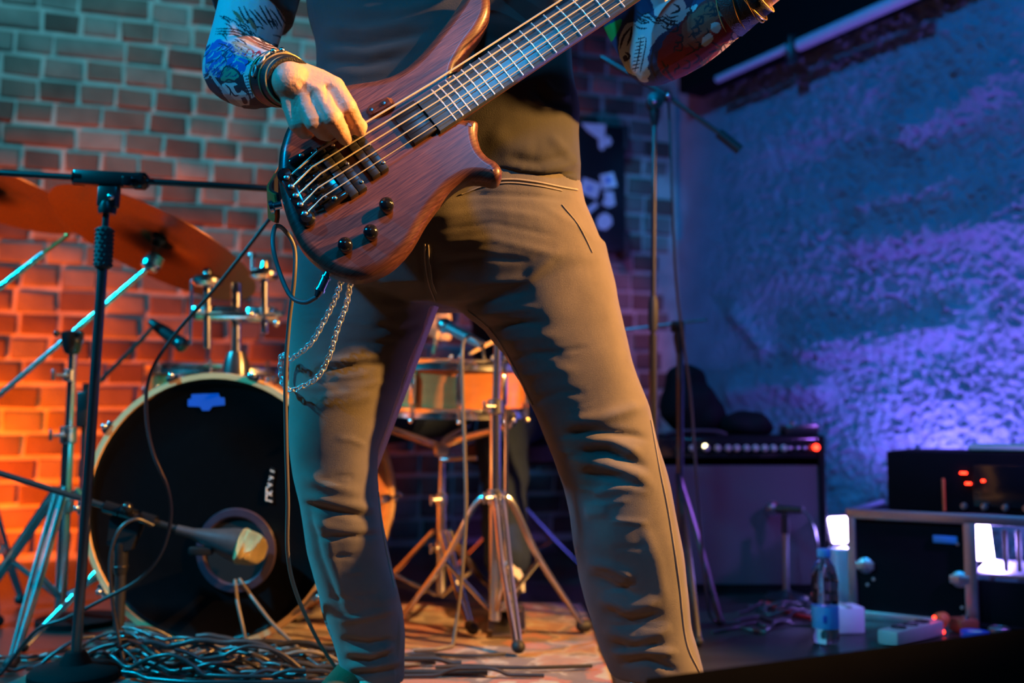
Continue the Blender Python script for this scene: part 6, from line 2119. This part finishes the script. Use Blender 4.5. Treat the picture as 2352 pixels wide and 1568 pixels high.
# white blocks standing in for white-lit shapes next to the bottle
for k, (px_, py_, w_) in enumerate(((1945, 1300, .05), (1940, 1410, .045))):
    f = WF(px_, py_ + 40, 0)
    if k == 0: f = Vector((W(1945, 1310, 2.75).x, 2.75, 0))
    t_ = thing('white_lit_block', 'pale block for a white-lit shape ' + ('standing behind the bottle' if k == 0 else 'on the floor beside the bottle'), 'box', tuple(f))
    hh_ = .15 if k == 0 else .06
    q = MB(); q.box(f + Vector((0, 0, hh_ / 2 + .001)), (w_ + .03, .06, hh_), rotz(.1), .003); q.build('pale_block', M['white'], t_)
    q = MB(); q.box(f + Vector((0, 0, hh_ + .002)), (w_ * .3, .061, .002), rotz(.1), 0); q.build('tape', M['grey_plastic'], t_)
# foreground floor monitor
t_ = thing('stage_monitor', 'black wedge stage monitor at the front edge of the stage', 'speaker', (.62, 1.0, 0))
pr_ = []
y0 = 1.02
pl, prr = W(1490, 1570, y0), W(2420, 1447, y0)
dirx = Vector((prr.x - pl.x, 0, prr.z - pl.z))
secs = []
for t in (-.18, 0, 1, 1.2):
    p_ = pl + dirx * t
    secs.append([Vector((p_.x, y0 + .02, 0.0)), Vector((p_.x, y0 - .40, 0.0)), Vector((p_.x, y0 - .40, p_.z * .35)), Vector((p_.x, y0 - .06, p_.z - .01)), Vector((p_.x, y0 + .02, p_.z))])
q = MB(); q.loft(secs[1:3]); q.build('cabinet', M['monitor_black'], t_, 20)
m_a, m_b = secs[1], secs[2]
q = MB(); q.prism([m_a[2].lerp(m_b[2], .05) + (m_a[3] - m_a[2]) * .06, m_a[2].lerp(m_b[2], .95) + (m_b[3] - m_b[2]) * .06, m_b[3].lerp(m_a[3], .05) - (m_b[3] - m_b[2]) * .06, m_a[3].lerp(m_b[3], .05) - (m_a[3] - m_a[2]) * .06], Vector((0, -.6, .8)), .006); q.build('grille', M['monitor_black'], t_, 0)
# ------------------------------------------------------------------ cables
Yc = 1.50
jack0, jack1 = g(757, 618, -.022), W(727, 682, 1.385)
t_ = thing('instrument_cable', 'dark instrument cable with clear plug from the bass jack down to the floor', 'cable', tuple(jack1))
d = (jack1 - jack0)
q = MB(); q.tube([jack0, jack0 + d * .28], .0052, 14); q.tube([jack0 + d * .28, jack0 + d * .34], .0078, 16); q.tube([jack0 + d * .34, jack0 + d * .72], .0066, 16); q.tube([jack0 + d * .72, jack0 + d * .80], .0078, 16); q.tube([jack0 + d * .8, jack1], [.0062, .0038], 14)
q.build('jack_plug', M['chrome'], t_, 40)
q = MB(); q.tube([jack1, W(700, 694, 1.39), W(668, 680, 1.40), W(642, 625, 1.41), W(627, 565, 1.415), W(632, 521, 1.435), W(653, 528, 1.485), W(676, 570, 1.50), W(676, 640, 1.50), W(664, 740, 1.51), W(656, 860, 1.52), W(657, 1000, 1.54), W(661, 1150, 1.57), W(661, 1270, 1.62), W(680, 1360, 1.70), W(730, 1470, 1.80), W(780, 1548, 1.85), FP(768, 1.87, .03), FP(735, 1.83, .013), FP(660, 1.74, .013), FP(580, 1.62, .013)], .0034, 10, 8)
q.build('cord', M['cable_grey'], t_, 60)

# wallet chain: two swags of curb links hanging from behind the bass
chain = thing('wallet_chain', 'silver curb chain hanging in two swags on the left thigh', 'chain', tuple(W(790, 645, 1.50)))
lk = MB()
lk.ring((0, 0, 0), (0, 0, 1), .0042, .00135, 14, 6, sx=1.35)
lme = lk.mesh('link'); lme.materials.append(M['silver']); lme.polygons.foreach_set('use_smooth', [True] * len(lme.polygons))
def swag(pts, pitch=.0072):
    P = []
    for px_, py_, fy in pts:
        P.append(W(px_, py_, fy))
    c = catmull(P, 24)
    # push onto the cloth
    acc, last, k = 0.0, c[0], 0
    for i in range(1, len(c)):
        acc += (c[i] - c[i - 1]).length
        if acc >= pitch:
            acc = 0
            T = (c[i] - c[i - 1]).normalized()
            u, v, a = frame_from(T, Vector((0, -1, 0)))
            ang = math.radians(40 if k % 2 else -40)
            n_ = u * math.cos(ang) + v * math.sin(ang)
            b_ = n_.cross(T)
            o = bpy.data.objects.new('link', lme)
            COL.objects.link(o)
            h_ = Vector((n_.x, n_.y, n_.z))
            o.matrix_world = Matrix.Translation(c[i] - chain.location) @ Matrix((T, b_, n_)).transposed().to_4x4()
            o.parent = chain
            k += 1
ychain = 1.545
swag([(786, 640, 1.50), (768, 690, 1.535), (745, 735, 1.55), (712, 790, 1.56), (668, 826, 1.585)])
swag([(806, 645, 1.50), (795, 700, 1.53), (775, 755, 1.54), (755, 820, 1.55), (725, 870, 1.56), (672, 898, 1.585)])
swag([(668, 826, 1.585), (648, 815, 1.61), (645, 850, 1.62), (652, 885, 1.61), (672, 898, 1.585)])

# ---- floor cables are laid one over another, clear of everything that stands on the stage
def near_floor_tree():
    vv, ff = [], []
    skip = ('floor', 'ceiling', 'rug', 'brick', 'bricks', 'wall_back', 'wall_right')
    bpy.context.view_layer.update()
    for o in bpy.data.objects:
        if o.type != 'MESH' or o.name.split('.')[0] in skip or len(o.data.vertices) > 60000:
            continue
        m = o.matrix_world
        if min((m @ Vector(c)).z for c in o.bound_box) > .35:
            continue
        co = [m @ v.co for v in o.data.vertices]
        off = len(vv)
        vv += co
        ff += [tuple(off + k for k in p_.vertices) for p_ in o.data.polygons if min(co[k].z for k in p_.vertices) < .35]
    return BVHTree.FromPolygons(vv, ff)
STANDING = near_floor_tree()
LAID = []       # (points, radii) of the cables on the floor so far
BUILT = []      # their surfaces, for the crossing check
def dense(pts, step=.010):
    c = catmull([Vector((p_.x, p_.y, 0)) for p_ in pts], 12)
    out, acc = [c[0]], 0.0
    for k in range(1, len(c)):
        seg = (c[k] - c[k - 1]).length
        n = max(1, int(round(seg / step)))
        out += [c[k - 1].lerp(c[k], (j + 1) / n) for j in range(n)]
    return out
def settle(q, r, z0=None):
    """height of each point: on the ground or on top of the cables already there, with gentle ramps"""
    X = np.array([(p_.x, p_.y) for p_ in q])
    need = np.array([ground(x, y) + r + .0004 for x, y in X])
    for Q, rq in LAID:
        D = np.linalg.norm(X[:, None, :] - Q[None, :, :2], axis=2)
        lim = r + rq + .004
        h = np.where(D < lim, Q[None, :, 2] + r + rq + .0012, 0).max(axis=1)
        need = np.maximum(need, h)
    if z0 is not None:
        need[0] = max(need[0], z0)
    S = np.concatenate([[0], np.cumsum(np.linalg.norm(np.diff(X, axis=0), axis=1))])
    ramp = np.abs(S[:, None] - S[None, :])
    z = (need[None, :] - ramp * ramp * 6.0 - ramp * .10).max(axis=1)
    z = np.maximum(z, need)
    return np.concatenate([X, z[:, None]], 1)
def tube_tree(pts, r):
    q = MB().tube(pts, r, 8)
    return q, BVHTree.FromPolygons([Vector(v) for v in q.v], q.f)
def commit(name, label, pts, r, m, group=None, floor_part=None):
    q, t = tube_tree(pts, r)
    BUILT.append(t)
    F = np.array([tuple(p_) for p_ in (floor_part if floor_part is not None else pts)])
    LAID.append((F, r))
    return tag(q.build(name, M[m], smooth=60), label, 'cable', group)
def hang(name, label, air, floor_pts, r, m='cable'):
    """a cable that drops through the points of air and then lies along floor_pts"""
    q = settle(dense(floor_pts), r)
    fl = [Vector(p_) for p_ in q]
    A = catmull([Vector(p_) for p_ in air] + [fl[0], fl[min(4, len(fl) - 1)]], 10)[:-10]
    return commit(name, label, A + fl[1:], r, m, None, fl)
def scatter(name, label, group, gen, r, m):
    """lay one loose cable: gen(k) gives a trial course, the first that is clear is kept"""
    for k in range(400):
        pts = gen(k)
        q = [Vector(p_) for p_ in settle(dense(pts), r)]
        if max(p_.z for p_ in q) > .075:
            continue
        mb, t = tube_tree(q, r * 1.02)
        if STANDING.overlap(t) or any(b_.overlap(t) for b_ in BUILT):
            continue
        return commit(name, label, q, r, m, group)
    print('no clear course for', name)
    return commit(name, label, q, r, m, group)

hang('port_cable', 'tan cable hanging out of the bass drum port straight down', [W(540, 1332, 2.165), W(545, 1380, 2.12), W(556, 1430, 2.105), W(567, 1476, 2.10)], [FP(578, 2.085, 0), FP(600, 2.06, 0), FP(640, 2.03, 0), FP(700, 2.01, 0)], .0038, 'cable_grey')
hang('port_cable', 'tan cable running from the drum port across the rug to the right', [W(550, 1330, 2.163), W(582, 1375, 2.11), W(625, 1430, 2.085), W(672, 1475, 2.07)], [FP(715, 2.055, 0), FP(760, 2.04, 0), FP(830, 2.02, 0), FP(920, 2.03, 0), FP(1000, 2.05, 0)], .0038, 'cable_grey')
hang('kick_microphone_cable', 'black cable looping from the kick microphone boom to the floor', [W(352, 1206, 2.083), W(312, 1192, 2.06), W(275, 1215, 2.045), W(255, 1270, 2.035), W(254, 1340, 2.03), W(266, 1430, 2.03)], [FP(288, 2.026, 0), FP(340, 2.01, 0), FP(420, 1.99, 0), FP(520, 1.98, 0)], .0036)
hang('thin_cable', 'thin blue-lit cable drooping from behind the bass over the bass drum', [W(640, 470, 1.84), W(612, 512, 1.86), W(500, 655, 1.9), W(400, 770, 1.95), W(345, 860, 1.97), W(336, 950, 1.985), W(352, 1040, 1.985), W(385, 1120, 1.985), W(392, 1190, 1.985), W(370, 1270, 1.985), W(320, 1330, 1.985), W(230, 1380, 1.988), W(150, 1420, 1.99), W(80, 1450, 1.99)], [FP(0, 1.99, 0), FP(-60, 2.0, 0), FP(-140, 2.0, 0)], .0036)
hang('snare_microphone_cable', 'grey cable hanging down from the snare microphone between the legs', [W(1108, 790, 2.43), W(1080, 772, 2.34), W(1063, 795, 2.235), W(1063, 900, 2.225), W(1068, 1050, 2.225), W(1070, 1180, 2.225), W(1060, 1330, 2.22)], [FP(1040, 2.20, 0), FP(1005, 2.17, 0), FP(950, 2.16, 0)], .0040, 'cable_grey')
hang('microphone_cable', 'cable arching from the amplifier microphone to the floor', [AMP_MIC_TAIL, W(1862, 1192, AMP_MIC_Y - .03), W(1875, 1240, AMP_MIC_Y - .05), W(1880, 1310, AMP_MIC_Y - .06)], [FP(1876, AMP_MIC_Y - .075, 0), FP(1845, AMP_MIC_Y - .10, 0), FP(1780, AMP_MIC_Y - .115, 0), FP(1720, AMP_MIC_Y - .10, 0)], .0032)
r3 = random.Random(4)
def red_course(k):
    j = .02 * (k % 20) / 20
    return [FP(1748, 2.70 - j, 0), FP(1785, 2.67 - j, 0), FP(1815, 2.60 - j, 0), FP(1850, 2.55 - j, 0), FP(1866, 2.53 - j, 0)]
scatter('red_cable', 'red cable on the floor before the amplifier', None, red_course, .006, 'cable_red')

CB = 'black cables tangled on the stage floor'
for k in range(26):
    def course(t):
        n = r3.randint(4, 6) if t < 150 else r3.randint(3, 4)
        x, Y = r3.uniform(-80, 320), r3.uniform(1.93, 2.14)
        st = (60, 170) if t < 150 else (40, 90)
        out = []
        for j in range(n):
            out.append(FP(x, min(max(Y, 1.90), 2.30), 0))
            x += r3.uniform(*st)
            Y += r3.uniform(-.06, .06)
        return out
    scatter('floor_cable', 'black cable in the tangle on the floor around the drum stands', CB, course, r3.uniform(.0030, .0048), r3.choice(['cable', 'cable', 'cable', 'cable_grey']))
for k, (Y, x0, x1) in enumerate(((2.075, 470, 1000), (2.03, 450, 1060), (1.995, 330, 1120), (1.965, 400, 1250), (2.10, 880, 1160), (2.00, 1000, 1360))):
    def course(t):
        y_ = Y + r3.uniform(-.02, .02) * (1 + t / 60)
        return [FP(x0 + (x1 - x0) * s_, y_ + r3.uniform(-.008, .008), 0) for s_ in np.linspace(0, 1, 6)]
    scatter('floor_cable', 'thick cable running straight along the front of the rug', 'cables along the rug', course, .0056 if k < 3 else .0040, 'cable')
for k in range(7):
    def course(t):
        x, Y = r3.uniform(1625, 1800), r3.uniform(2.40, 2.80)
        return [FP(x + 55 * j * r3.uniform(.6, 1.1), Y + r3.uniform(-.05, .05), 0) for j in range(4 if t < 100 else 3)]
    scatter('floor_cable', 'black cable on the violet-lit floor by the amplifier', 'cables by the amplifier', course, .0036, 'cable')
